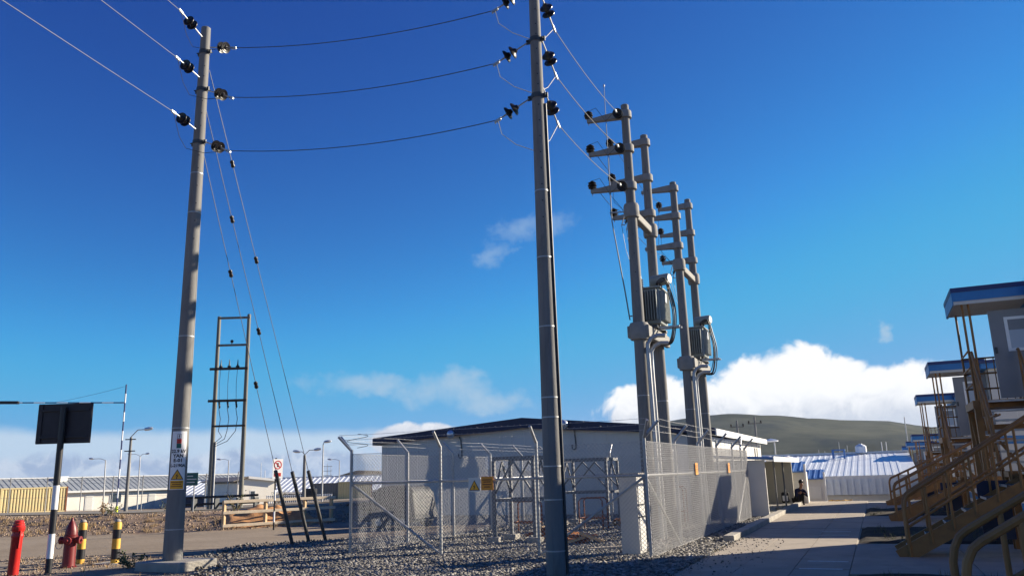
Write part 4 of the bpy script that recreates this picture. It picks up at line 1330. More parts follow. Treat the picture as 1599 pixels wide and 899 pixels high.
# steel support frames in the yard
def steel_frame(x0, y0, w, d, h, label):
    t_ = thing('steel_frame', label, 'frame', (x0, y0, 0), 'steel equipment frames in the yard')
    cs = [(x0, y0), (x0 + w, y0), (x0 + w, y0 + d), (x0, y0 + d)]
    for (x, y) in cs:
        MB().box(x - 0.04, x + 0.04, y - 0.04, y + 0.04, 0.12, h).build('leg', 'steel_grey', t_)
        MB().box(x - 0.16, x + 0.16, y - 0.16, y + 0.16, -0.1, 0.16).build('footing', 'concrete', t_, bevel=0.01)
    for i in range(4):
        p, q = Vector((*cs[i], 0)), Vector((*cs[(i + 1) % 4], 0))
        MB().beam(p + Vector((0, 0, h + 0.05)), q + Vector((0, 0, h + 0.05)), 0.07, 0.09).build('top_beam', 'steel_grey', t_)
        MB().beam(p + Vector((0, 0, h * 0.52)), q + Vector((0, 0, h * 0.52)), 0.055, 0.07).build('mid_beam', 'steel_grey', t_)
        m_ = (p + q) / 2 + Vector((0, 0, h - 0.02))
        for e in (p, q):
            MB().beam(e + Vector((0, 0, h * 0.58)), m_, 0.04, 0.04).build('brace', 'steel_grey', t_)
    return t_


steel_frame(-8.62, 18.3, 1.05, 1.0, 1.95, 'galvanised steel frame left of the central pole in the yard')
steel_frame(-9.1, 24.2, 1.5, 1.2, 1.95, 'galvanised steel frame in the rear of the yard right of the central pole')


def bent_rack(x, y, label, w=0.7, h=0.9, m='rust'):
    t_ = thing('pipe_rack', label, 'rack', (x, y, 0), 'rusty bent-pipe racks in the yard')
    for dy in (0, 0.45):
        pts = [(x, y + dy, 0.02), (x, y + dy, h - 0.08), (x + 0.08, y + dy, h), (x + w - 0.08, y + dy, h), (x + w, y + dy, h - 0.08), (x + w, y + dy, 0.02)]
        MB().path(pts, 0.022, 8).build('hoop', m, t_, smooth=True)
        MB().tube((x, y + dy, 0.35), (x + w, y + dy, 0.35), 0.018, n=7).build('rung', m, t_)
    for xx in (x, x + w):
        MB().tube((xx, y, 0.35), (xx, y + 0.45, 0.35), 0.018, n=7).build('tie', m, t_)


bent_rack(-9.2, 20.6, 'rusty bent-pipe rack behind the steel frame left of the central pole')
bent_rack(-7.9, 22.4, 'rusty bent-pipe rack right beside the central pole')
bent_rack(-7.6, 25.8, 'rusty bent-pipe rack standing under the rear steel frame', 0.9, 1.1)
bent_rack(-6.5, 25.6, 'rusty bent-pipe rack between rear steel frame and meter cabinet', 0.9, 1.1)


def debris_pile(x, y, n_, label, spread=0.6):
    t_ = thing('debris_pile', label, 'debris', (x, y, 0), 'orange offcuts lying in the yard')
    for k in range(n_):
        a = random.random() * 3.14; l = 0.15 + 0.3 * random.random()
        c_ = Vector((x + random.uniform(-1, 1) * spread, y + random.uniform(-1, 1) * spread * 0.5, 0.06 + 0.2 * random.random()))
        u = Vector((math.cos(a), math.sin(a), random.uniform(-0.4, 0.5))).normalized()
        v = u.cross(Vector((0, 0, 1))).normalized()
        MB().obox(c_, u * l, v * random.uniform(0.04, 0.1), u.cross(v) * random.uniform(0.01, 0.04)).build('offcut', random.choice(['debris', 'debris', 'rust', 'wood_new']), t_)


debris_pile(-7.35, 18.9, 14, 'heap of orange and rust offcuts beside the left steel frame', 0.5)
debris_pile(-7.0, 24.2, 14, 'heap of reddish offcuts behind the diagonal brace', 0.5)
debris_pile(-5.95, 23.2, 16, 'bright orange offcuts piled left of the meter cabinet', 0.45)
debris_pile(-6.3, 18.2, 7, 'rusty offcuts on the gravel just right of the central pole', 0.3)
tag(MB().obox((-5.3, 16.9, 0.07), (0.42, 0.1, 0.02), (-0.02, 0.07, 0), (0, 0, 0.02)).build('pale_board', 'wood_pale', loc=(-5.3, 16.9, 0)), 'pale board lying on gravel left of the meter cabinet', 'board')
# covered equipment beside the building
t = thing('equipment_trailer', 'dark tarpaulin-covered equipment parked behind the left fence run', 'equipment', (-16.0, 23.6, 0))
bx_ = MB()
n_ = 14
for i in range(n_ + 1):
    for j in range(n_ + 1):
        u, v = i / n_, j / n_
        e = min(u, 1 - u, v, 1 - v)
        z = 1.02 * (0 if e == 0 else min(1, e * 6) ** 0.25) + 0.10 * float(vnoise(np.array([u * 5.0]), np.array([v * 4.0]), 1, 9)[0]) * (e > 0)
        bx_.v.append((-15.4 + 1.7 * u + 0.03 * math.sin(9 * v), 23.0 + 1.6 * v, 0.28 + z if e > 0 else 0.32))
for i in range(n_):
    for j in range(n_):
        q = i * (n_ + 1) + j
        bx_.f.append((q, q + n_ + 1, q + n_ + 2, q + 1))
bx_.build('cover', 'tarp', t, smooth=True)
MB().box(-15.3, -13.8, 23.1, 24.5, 0.22, 0.33).build('chassis', 'dark_steel', t)
for (x, y) in ((-15.0, 23.05), (-14.1, 23.05), (-15.0, 24.55), (-14.1, 24.55)):
    w_ = MB().lathe((x, y - 0.07, 0.24), (0, 1, 0), [(0, 0.1), (0, 0.21), (0.02, 0.24), (0.12, 0.24), (0.14, 0.21), (0.14, 0.1)], 18).build('wheel', 'black_rubber', t, smooth=True)
    MB().lathe((x, y - 0.075, 0.24), (0, 1, 0), [(0, 0.02), (0.0, 0.11), (0.02, 0.12)], 14).build('rim', 'galv', w_, smooth=True)
MB().path([(-15.4, 23.8, 0.28), (-16.1, 23.8, 0.26), (-16.5, 23.8, 0.26)], 0.035, 8).build('drawbar', 'dark_steel', t)
t = thing('pipe_pile', 'low dark heap of pipes and tyres left of the covered equipment', 'heap', (-16.6, 25.4, 0))
for k in range(9):
    c_ = Vector((-16.9 + 0.5 * (k % 3) + random.uniform(-0.1, 0.1), 25.2 + 0.5 * (k // 3 % 2), 0.12 + 0.2 * (k // 3)))
    MB().lathe(c_, (random.uniform(-0.2, 0.2), random.uniform(-0.2, 0.2), 1), [(0, 0.18), (0.02, 0.3), (0.06, 0.33), (0.14, 0.33), (0.18, 0.3), (0.2, 0.18)], 18).build('tyre', 'black_rubber', t, smooth=True)
MB().tube((-17.6, 24.9, 0.74), (-15.6, 25.6, 0.78), 0.06, n=10).build('pipe', 'dark_steel', t, smooth=True)
t = thing('drum', 'bright blue plastic drum on the heap beyond the left fence', 'drum', (-16.35, 25.45, 0.73))
MB().lathe((-16.35, 25.45, 0.72), (0, 0, 1), [(0, 0.2), (0.02, 0.22), (0.13, 0.22), (0.14, 0.232), (0.16, 0.232), (0.17, 0.22), (0.32, 0.22), (0.34, 0.2), (0.34, 0.02)], 18).build('shell', 'blue_plastic', t, smooth=True)
MB().lathe((-16.42, 25.4, 1.06), (0, 0, 1), [(0, 0.03), (0.03, 0.03), (0.03, 0.005)], 10).build('bung', 'white_gloss', t, smooth=True)

# ------------------------------------------------------------------ the white building
BX0, BX1, BY0, BY1 = -20.4, -5.75, 31.5, 46.6
t = thing('white_building', 'long white metal building with navy roof trim behind the fenced yard', 'building', (-12, 29, 0))
RX = -13.36
zl, zr, zm = 3.10, 2.82, 3.62
fac = MB().prism([(BX0, BY0, -2.2), (BX1, BY0, -2.2), (BX1, BY0, zr), (RX, BY0, zm), (BX0, BY0, zl)], (0, BY1 - BY0, 0))
wall = fac.build('wall', 'white_panel', t)
# vertical cladding ribs
for k in range(28):
    x = BX0 + 0.3 + 0.515 * k
    zt = np.interp(x, [BX0, RX, BX1], [zl, zm, zr]) - 0.03
    MB().box(x - 0.012, x + 0.012, BY0 - 0.012, BY0, 0.0, float(zt)).build('cladding_rib', 'white_panel', wall)
for k in range(15):
    y = BY0 + 0.5 + k * 1.0
    MB().box(BX1, BX1 + 0.012, y - 0.012, y + 0.012, -1.0, zr - 0.05).build('cladding_rib', 'white_panel', wall)
# roof sheets and trims
ov = 0.30
def roof_pt(x, y, dz): return (x, y, float(np.interp(x, [BX0 - ov, RX, BX1 + ov], [zl, zm, zr])) + dz)
rp = [BX0 - ov, RX - 1.0, RX, RX + 1.0, BX1 + ov]
rb = MB()
for a, b in zip(rp[:-1], rp[1:]):
    pa_, pb_, pc_, pd_ = roof_pt(a, BY0 - 0.22, 0.16), roof_pt(b, BY0 - 0.22, 0.16), roof_pt(b, BY1 + 0.2, 0.16), roof_pt(a, BY1 + 0.2, 0.16)
    rb.prism([pa_, pb_, pc_, pd_], (0, 0, 0.10))
roof = rb.build('roof', 'navy', t)
fb = MB()
for a, b in zip(rp[:-1], rp[1:]):
    a0 = 0.26 if a < RX - 2 else (0.40 if a < RX + 2 else 0.34); b0 = 0.20 if b > RX + 2 else 0.40
    if a < RX - 2: a0 = 0.24
    lo_a, lo_b = roof_pt(a, BY0 - 0.26, 0.28 - a0), roof_pt(b, BY0 - 0.26, 0.28 - b0)
    hi_b, hi_a = roof_pt(b, BY0 - 0.26, 0.30), roof_pt(a, BY0 - 0.26, 0.30)
    fb.prism([lo_a, lo_b, hi_b, hi_a], (0, 0.05, 0))
fb.build('fascia', 'navy', roof)
MB().box(BX1 + ov, BX1 + ov + 0.05, BY0 - 0.2, BY1 + 0.2, zr + 0.02, zr + 0.27).build('eave_trim', 'white_paint', roof)
MB().box(BX0 - ov - 0.05, BX0 - ov, BY0 - 0.24, BY1 + 0.2, zl - 0.02, zl + 0.27).build('eave_trim', 'concrete', roof)
for k, (x, z) in enumerate(((-16.67, 3.42), (-11.46, 3.58))):
    MB().lathe((x, BY0 - 0.27, z), (0.1, -1, -0.25), [(0, 0.04), (0.02, 0.13), (0.09, 0.17), (0.17, 0.17), (0.25, 0.13), (0.30, 0.04)], 18).build('flood_lamp', 'lamp_metal', t, smooth=True)
    MB().path([(x + 0.25, BY0 - 0.04, z - 0.15), (x + 0.32, BY0 - 0.05, z - 0.3), (x + 0.36, BY0 - 0.05, z - 0.75), (x + 0.36, BY0 - 0.05, z - 1.0), (x + 0.28, BY0 - 0.05, z - 1.05), (x + 0.2, BY0 - 0.05, z - 1.0), (x + 0.2, BY0 - 0.05, z - 0.85)], 0.024, 8).build('lamp_conduit', 'dark_steel', t, smooth=True)
MB().box(-15.2, -14.0, BY0 - 0.045, BY0 - 0.013, 1.87, 2.36).build('wall_board', 'white_gloss', t)
MB().box(-13.6, -12.9, BY0 - 0.045, BY0 - 0.013, 1.75, 2.0).build('wall_board', 'white_gloss', t)
MB().box(-15.2, -14.1, BY0 - 0.045, BY0 - 0.013, 1.45, 1.58).build('wall_board', 'white_gloss', t)
for (y0, y1, z0, z1) in ((32.8, 32.88, 1.2, 2.7), (36.6, 36.68, 1.0, 2.7), (44.0, 44.06, 1, 2.6), (44.8, 44.85, 1.6, 2.6)):
    MB().box(BX1 + 0.012, BX1 + 0.06, y0, y1, z0, z1).build('down_pipe', 'ac_grey', t)

# porch shed beyond the fence
t = thing('porch_shed', 'low white shed with blue roof and an open porch facing the path', 'shed', (-4.3, 28.5, 0))
sx0, sx1, sy0, sy1 = -5.25, -3.42, 28.35, 37.6
MB().box(sx0, sx1, sy0, sy0 + 0.10, -0.1, 1.85).build('end_wall', 'white_panel', t)
MB().box(sx0, sx0 + 0.08, sy0 + 0.1, sy1, -0.1, 1.85).build('back_wall', 'beige', t)
MB().box(sx0 + 0.08, sx1, sy1 - 0.1, sy1, -0.1, 1.85).build('partition', 'beige', t)
MB().box(sx0 + 0.08, sx1 + 0.1, sy0 + 0.1, sy1 - 0.1, -0.1, 0.10).build('floor_slab', 'concrete', t)
for y in (31.2, 34.2):
    MB().box(sx1 - 0.06, sx1, y - 0.03, y + 0.03, 0.1, 1.82).build('porch_post', 'steel_grey', t)
rf_ = MB().prism([(sx0 - 0.1, sy0 - 0.15, 1.98), (sx1 + 0.3, sy0 - 0.15, 1.86), (sx1 + 0.3, sy1 + 0.1, 1.86), (sx0 - 0.1, sy1 + 0.1, 1.98)], (0, 0, 0.05)).build('roof', 'blue_roof', t)
for k in range(24):
    y = sy0 + 0.1 + 0.39 * k
    MB().prism([(sx0 - 0.1, y, 2.03), (sx1 + 0.3, y, 1.91), (sx1 + 0.3, y + 0.06, 1.91), (sx0 - 0.1, y + 0.06, 2.03)], (0, 0, 0.025)).build('roof_rib', 'blue_roof', rf_)
MB().box(sx1 + 0.30, sx1 + 0.33, sy0 - 0.15, sy1 + 0.1, 1.78, 1.95).build('fascia', 'white_paint', t)
for k, (y, w_, h_) in enumerate(((30.0, 0.5, 0.62), (31.7, 0.85, 0.95), (33.6, 0.85, 0.95))):
    a = thing('air_conditioner', ['small outdoor air conditioner nearest the shed end wall', 'tall outdoor air conditioner in the middle of the shed porch', 'tall outdoor air conditioner deepest in the shed porch'][k], 'air conditioner', (-4.6, y, 0.1), 'air conditioners in the shed porch')
    MB().box(-4.75, -4.42, y, y + w_, 0.13, 0.13 + h_).build('casing', 'ac_grey', a, bevel=0.012)
    MB().lathe((-4.42, y + w_ / 2, 0.13 + h_ / 2), (1, 0, 0), [(0, min(w_, h_) * 0.40), (0.012, min(w_, h_) * 0.42), (0.012, min(w_, h_) * 0.36), (0.003, 0.05)], 20).build('fan_grille', 'dark_steel', a, smooth=True)
    for dx in (-4.70, -4.5): MB().box(dx, dx + 0.05, y + 0.03, y + w_ - 0.03, 0.10, 0.13).build('foot_rail', 'dark_steel', a)


def small_shed(x0, x1, y0, y1, h, label, orange=False):
    t_ = thing('small_shed', label, 'shed', (x0, y0, 0), 'small sheds at the end of the path')
    MB().box(x0, x1, y0, y1, -1.9, h).build('wall', 'white_panel', t_)
    MB().box(x0 + 0.15, x1 - 0.15, y0 - 0.03, y0, 0.0, h - 0.35).build('door', 'ac_grey', t_)
    MB().box(x1, x1 + 0.08, y0 - 0.02, y0 + 0.12, -0.1, h + 0.35).build('corner_trim', 'white_paint', t_)
    r_ = MB().prism([(x0 - 0.05, y0 - 0.12, h + 0.0), (x1 - 0.01, y0 - 0.12, h + 0.0), (x1 - 0.01, y1, h + 0.42), (x0 - 0.05, y1, h + 0.42)], (0, 0, 0.05)).build('roof', 'blue_roof', t_)
    for k in range(6):
        x = x0 + (x1 - x0) * (k + 0.3) / 6
        MB().prism([(x, y0 - 0.12, h + 0.05), (x + 0.05, y0 - 0.12, h + 0.05), (x + 0.05, y1, h + 0.47), (x, y1, h + 0.47)], (0, 0, 0.03)).build('roof_rib', 'blue_roof', r_)
    if orange: MB().beam((x0 + 0.35, y0 - 0.12, 0.0), (x0 + 0.25, y0 - 0.05, 1.0), 0.06, 0.03).build('leaning_plank', 'debris', t_)
    return t_


small_shed(-4.7, -3.0, 38.4, 40.1, 1.35, 'small white shed with blue roof just past the porch shed')
small_shed(-4.2, -2.55, 44.0, 45.6, 0.95, 'smaller white shed with an orange plank leaning on it', True)

# ------------------------------------------------------------------ stair units and cabins on the right
def rail_line(t_, pts, r_=0.026, name='handrail'):
    return MB().path(pts, r_, 8).build(name, 'stair_ochre', t_, smooth=True)


def stair_unit(k, s0, zg, hp, label, dx=0.0):
    """lower flight rises along +X, a landing turns it, the upper flight rises along +Y to the canopied platform"""
    t_ = thing('access_stair', label, 'stair', (0.3, s0, zg), 'ochre steel stairs of the cabins')
    G_ = zg
    hl = hp * 0.5
    xa, xb = 0.28 + 0.11 * dx, 2.55 + 0.11 * dx                       # lower flight
    w = 0.95
    n_ = max(4, round(hl / 0.19))
    for y in (s0, s0 + w):
        MB().beam((xa - 0.12, y, G_ + 0.02), (xb, y, G_ + hl - 0.06), 0.045, 0.26).build('stringer', 'stair_ochre', t_)
    for i in range(n_):
        x = xa + (xb - xa) * (i + 0.5) / n_; z = G_ + hl * (i + 0.5) / n_ + 0.06
        tr = MB().box(x - 0.14, x + 0.14, s0 + 0.03, s0 + w - 0.03, z, z + 0.03).build('tread', 'tread', t_)
        MB().box(x - 0.148, x - 0.141, s0 + 0.03, s0 + w - 0.03, z - 0.006, z + 0.034).build('nosing', 'galv', tr)
    sl = Vector((xb - xa, 0, hl)); ul = sl.normalized()
    for y in (s0 - 0.02, s0 + w + 0.02):
        p0 = Vector((xa + 0.05, y, G_)); top = p0 + Vector((0, 0, 1.02))
        e = Vector((xb, y, G_ + hl + 0.98))
        b0 = top + ul * 0.14
        rail_line(t_, [p0, p0 + Vector((0, 0, 0.86)), p0 + Vector((0.02, 0, 0.96)), top + ul * 0.05 + Vector((0.02, 0, 0.0)), b0, e, e + Vector((0.9, 0, 0))], 0.03)
        m0 = Vector((xa + 0.05, y, G_ + 0.52))
        rail_line(t_, [m0, m0 + Vector((e.x - m0.x, 0, e.z - 0.48 - m0.z))], 0.022, 'mid_rail')
        for f in (0.18, 0.34, 0.50, 0.66, 0.82, 0.98):
            q = Vector((xa + (xb - xa) * f, y, G_ + hl * f))
            MB().tube(q, q + Vector((0, 0, 1.0)), 0.022, n=8).build('baluster', 'stair_ochre', t_, smooth=True)
    # landing: L-shaped deck
    zl_ = G_ + hl
    MB().box(xb - 0.02, 3.0 + dx, s0 - 0.02, s0 + w + 0.02, zl_ - 0.10, zl_).build('landing', 'stair_ochre', t_)
    MB().box(1.98 + dx, 3.0 + dx, s0 + w + 0.03, s0 + w + 0.75, zl_ - 0.10, zl_).build('landing', 'stair_ochre', t_)
    for (x, y) in ((2.04 + dx, s0 + w + 0.1), (2.9, s0 + 0.1), (2.9, s0 + w + 0.65), (2.04 + dx, s0 + w + 0.68)):
        MB().box(x - 0.05, x + 0.05, y - 0.05, y + 0.05, G_ - 0.05, zl_ - 0.101).build('column', 'stair_ochre', t_)
    # slatted skirt and bracing under the landing; navy sheet mimics a wall in shade
    for i in range(7):
        x = 2.0 + dx + 0.16 * i
        MB().box(x - 0.035, x + 0.035, s0 + w + 0.74, s0 + w + 0.77, G_ + 0.02, zl_ - 0.101).build('skirt_slat', 'stair_ochre', t_)
    MB().beam((2.05 + dx, s0 + w + 0.10, G_ + 0.1), (2.9 + dx, s0 + w + 0.10, zl_ - 0.2), 0.04, 0.06).build('cross_brace', 'stair_ochre', t_)
    MB().beam((2.05 + dx, s0 + w + 0.16, zl_ - 0.2), (2.9 + dx, s0 + w + 0.16, G_ + 0.1), 0.04, 0.06).build('cross_brace', 'stair_ochre', t_)
    MB().box(1.45 + dx, 1.95 + dx, s0 + w + 0.05, s0 + w + 0.08, G_ + 0.25, zl_ - 0.15).build('shade_panel', 'navy', t_)
    for z in (0.5, 1.0):
        MB().path([(2.0 + dx, s0 + w + 0.06, zl_ + z), (2.0 + dx, s0 + w + 0.70, zl_ + z)], 0.02, 8).build('guard_rail', 'stair_ochre', t_, smooth=True)
    # upper flight
    ya, yb = s0 + w + 0.75, s0 + w + 0.75 + 1.45
    zp = G_ + hp
    for x in (1.98 + dx, 2.74 + dx):
        MB().beam((x, ya - 0.05, zl_ - 0.06), (x, yb, zp - 0.10), 0.045, 0.24).build('stringer', 'stair_ochre', t_)
    n2_ = max(4, round((hp - hl) / 0.2))
    for i in range(n2_):
        y = ya + (yb - ya) * (i + 0.5) / n2_; z = zl_ + (hp - hl) * (i + 0.5) / n2_ + 0.04
        tr = MB().box(2.01 + dx, 2.71 + dx, y - 0.13, y + 0.13, z, z + 0.03).build('tread', 'tread', t_)
        MB().box(2.01 + dx, 2.71 + dx, y - 0.138, y - 0.131, z - 0.006, z + 0.034).build('nosing', 'galv', tr)
    for x in (1.94 + dx, 2.78 + dx):
        rail_line(t_, [(x, s0 + w + 0.05, zl_ + 1.0), (x, ya, zl_ + 1.0), (x, yb, zp + 1.0), (x, yb + 0.1, zp + 1.0)])
        rail_line(t_, [(x, s0 + w + 0.05, zl_ + 0.52), (x, ya, zl_ + 0.52), (x, yb, zp + 0.52)], 0.02, 'mid_rail')
        for f in (0, 0.25, 0.5, 0.75, 1.0):
            y = ya + (yb - ya) * f; z = zl_ + (hp - hl) * f
            MB().tube((x, y, z), (x, y, z + 1.0), 0.022, n=8).build('baluster', 'stair_ochre', t_, smooth=True)
    for x in (2.96,):
        for z in (0.5, 1.0):
            MB().tube((x, s0, zl_ + z), (x, ya, zl_ + z), 0.022, n=8).build('guard_rail', 'stair_ochre', t_)
    # platform with guard rails
    yc, yd = yb, yb + 1.55
    MB().box(1.82 + dx, 3.28 + dx, yc, yd, zp - 0.16, zp).build('platform', 'stair_ochre', t_)
    for (x, y) in ((1.90 + dx, yd - 0.08), (3.1 + dx, yd - 0.08), (1.90 + dx, yc + 0.08), (3.1 + dx, yc + 0.08)):
        MB().box(x - 0.06, x + 0.06, y - 0.06, y + 0.06, G_ - 0.05, zp - 0.161).build('column', 'stair_ochre', t_)
    for i in range(9):
        x = 1.9 + dx + 0.15 * i
        MB().tube((x, yd - 0.06, zp), (x, yd - 0.06, zp + 1.02), 0.011, n=6).build('guard_baluster', 'stair_ochre', t_)
    MB().beam((1.9 + dx, yc + 0.06, zp - 0.3), (3.1 + dx, yc + 0.06, G_ + 0.4), 0.05, 0.06).build('cross_brace', 'stair_ochre', t_)
    MB().box(1.9 + dx, 3.1 + dx, yc + 0.04, yc + 0.1, zp - 0.62, zp - 0.5).build('tie_beam', 'stair_ochre', t_)
    MB().beam((1.9 + dx, yc + 0.1, G_ + 0.6), (1.9 + dx, yd - 0.1, zp - 0.25), 0.05, 0.05).build('cross_brace', 'stair_ochre', t_)
    for z in (0.34, 0.68, 1.02):
        MB().path([(3.1 + dx, yd - 0.06, zp + z), (1.88 + dx, yd - 0.06, zp + z), (1.88 + dx, yc + 0.06, zp + z)], 0.020, 8).build('guard_rail', 'stair_ochre', t_, smooth=True)
    # canopy on slim posts
    zc = zp + 2.02
    for (x, y) in ((1.90 + dx, yc + 0.06), (1.90 + dx, yd - 0.06), (2.02 + dx, yc + 0.06), (2.9 + dx, yd - 0.06)):
        MB().tube((x, y, zp), (x, y, zc), 0.024, n=8).build('canopy_post', 'stair_ochre', t_, smooth=True)
    x0, x1, y0, y1 = 1.76 + dx, 3.3 + dx, yc - 0.10, yd + 0.12
    cn = MB().box(x0, x1, y0, y1, zc, zc + 0.04).build('canopy', 'white_panel', t_)
    MB().box(x0 - 0.02, x1, y0 - 0.02, y0, zc - 0.02, zc + 0.13).build('white_band', 'white_panel', cn)
    MB().box(x0 - 0.04, x1, y0 - 0.04, y0 - 0.0205, zc + 0.05, zc + 0.24).build('blue_band', 'blue_band', cn)
    MB().box(x0 - 0.05, x1, y0 - 0.05, y1 + 0.03, zc + 0.24, zc + 0.34).build('dark_cap', 'blue_dark', cn)
    MB().box(x0 - 0.0405, x0 - 0.02, y0 - 0.02, y1, zc - 0.02, zc + 0.24).build('side_band', 'blue_band', cn)
    MB().box(x0 - 0.02, x0 - 0.0005, y0, y1, zc - 0.03, zc + 0.14).build('side_white', 'white_panel', cn)
    return yc, yd, zp


def cabin(k, y0, y1, zg, hp, door_y, label, dx=0.0):
    """two-storey prefabricated cabin, front wall on X = 3.3, running away to the right"""
    t_ = thing('cabin', label, 'cabin', (3.3, y0, zg), 'two-storey prefabricated cabins')
    x0, x1 = 3.3 + dx, 16.0
    H_ = hp + 2.15
    MB().box(x0, x1, y0, y1, zg - 0.05, zg + H_).build('wall', 'white_panel', t_)
    for z in (zg + hp - 0.28, zg + 0.12):
        MB().box(x0 - 0.018, x1 + 0.018, y0 - 0.018, y1 + 0.018, z, z + 0.24).build('blue_stripe', 'blue_band', t_)
    r_ = MB().box(x0 - 0.22, x1 + 0.2, y0 - 0.22, y1 + 0.22, zg + H_, zg + H_ + 0.10).build('roof', 'blue_dark', t_)
    MB().box(x0 - 0.18, x1 + 0.16, y0 - 0.18, y1 + 0.18, zg + H_ - 0.16, zg + H_ - 0.001).build('fascia', 'blue_band', r_)
    # doorway and the door standing open at right angles
    zp = zg + hp
    MB().box(x0 - 0.012, x0 - 0.001, door_y, door_y + 0.92, zp + 0.01, zp + 2.0).build('doorway', 'black_paint', t_)
    d = MB().box(x0 - 0.93, x0 - 0.03, door_y - 0.06, door_y - 0.015, zp + 0.03, zp + 1.86).build('door', 'door_grey', t_)
    for (xa_, xb_, za_, zb_) in ((x0 - 0.66, x0 - 0.60, 0.98, 1.70), (x0 - 0.24, x0 - 0.18, 0.98, 1.70), (x0 - 0.60, x0 - 0.24, 1.64, 1.70), (x0 - 0.60, x0 - 0.24, 0.98, 1.04)):
        MB().box(xa_, xb_, door_y - 0.072, door_y - 0.0605, zp + za_, zp + zb_).build('frame_bar', 'white_gloss', d)
    MB().box(x0 - 0.60, x0 - 0.24, door_y - 0.066, door_y - 0.061, zp + 1.04, zp + 1.42).build('pane', 'blind', d)
    MB().box(x0 - 0.60, x0 - 0.24, door_y - 0.066, door_y - 0.061, zp + 1.42, zp + 1.64).build('pane', 'door_grey', d)
    MB().box(x0 - 0.90, x0 - 0.86, door_y - 0.11, door_y - 0.0605, zp + 0.95, zp + 1.08).build('handle', 'dark_steel', d)
    MB().box(x0 - 0.92, x0 - 0.05, door_y - 0.066, door_y - 0.0605, zp + 0.86, zp + 0.89).build('kick_rail', 'door_grey', d)
    # windows on the side and the front
    for z in (zg + 0.9, zp + 0.9):
        for x in (5.0, 8.0, 11.0):
            w_ = MB().box(x - 0.55, x + 0.55, y0 - 0.03, y0 - 0.001, z, z + 0.9).build('window', 'white_gloss', t_)
            MB().box(x - 0.48, x - 0.02, y0 - 0.036, y0 - 0.0305, z + 0.07, z + 0.83).build('pane', 'glass', w_)
            MB().box(x + 0.02, x + 0.48, y0 - 0.036, y0 - 0.0305, z + 0.07, z + 0.83).build('pane', 'glass', w_)
        yw = y1 - 1.8
        w_ = MB().box(x0 - 0.03, x0 - 0.001, yw - 0.55, yw + 0.55, z, z + 0.9).build('window', 'white_gloss', t_)
        MB().box(x0 - 0.036, x0 - 0.0305, yw - 0.48, yw - 0.02, z + 0.07, z + 0.83).build('pane', 'glass', w_)
        MB().box(x0 - 0.036, x0 - 0.0305, yw + 0.02, yw + 0.48, z + 0.07, z + 0.83).build('pane', 'glass', w_)
    for k_ in range(12):
        x = x0 + 0.6 + 1.05 * k_
        MB().box(x - 0.01, x + 0.01, y0 - 0.008, y0, zg + 0.4, zg + H_ - 0.2).build('panel_joint', 'ac_grey', t_)
    return t_


ORD6 = ['nearest', 'second', 'third', 'fourth', 'fifth', 'sixth']
UNITS = [(6.25, 0.0, 2.72), (16.0, 0.0, 2.82), (25.75, 0.0, 2.36), (35.5, 0.0, 2.07), (45.3, -1.9, 2.62), (55.0, -1.9, 2.5), (64.8, -1.9, 2.4)]
for k, (s0, zg, hp) in enumerate(UNITS):
    if k == 0:
        lab = 'nearest ochre stair whose thick handrails cut the bottom right corner'
        labc = 'nearest two-storey cabin right of the picture edge'
    else:
        lab = '%s ochre stair from the bottom right corner with a blue-edged canopy' % ORD6[k] if k < 6 else 'farthest ochre stair with a small blue-edged canopy'
        labc = '%s white two-storey cabin along the right side of the path' % ORD6[k] if k < 6 else 'farthest white two-storey cabin beyond the path'
    yc, yd, zp = stair_unit(k, s0, zg, hp, lab, 1.0 if k == 0 else 0.13)
    cabin(k, s0 + 2.75, s0 + 6.7, zg, hp, yc + 0.25, labc, 1.0 if k == 0 else 0.13)

# ------------------------------------------------------------------ people
def skin_body(name, joints, edges, parent, m, sub=1):
    """one continuous skinned mesh: joints {name: (pos, radius)}"""
    keys = list(joints)
    me = bpy.data.meshes.new(name)
    me.from_pydata([tuple(Vector(joints[q][0]) - LOC[parent]) for q in keys], [(keys.index(a), keys.index(b)) for a, b in edges], [])
    o = bpy.data.objects.new(name, me); COL.objects.link(o)
    md = o.modifiers.new('skin', 'SKIN'); md.use_smooth_shade = True
    for i, q in enumerate(keys):
        r_ = joints[q][1]
        me.skin_vertices[0].data[i].radius = (r_, r_) if not isinstance(r_, tuple) else r_
    me.skin_vertices[0].data[0].use_root = True
    sb = o.modifiers.new('sub', 'SUBSURF'); sb.levels = sub; sb.render_levels = sub
    dg = bpy.context.evaluated_depsgraph_get()
    me2 = bpy.data.meshes.new_from_object(o.evaluated_get(dg))
    bpy.data.objects.remove(o)
    me2.name = name
    me2.materials.clear(); me2.materials.append(M[m])
    for p in me2.polygons: p.use_smooth = True
    o2 = bpy.data.objects.new(name, me2); COL.objects.link(o2); o2.parent = parent; LOC[o2] = LOC[parent]
    return o2


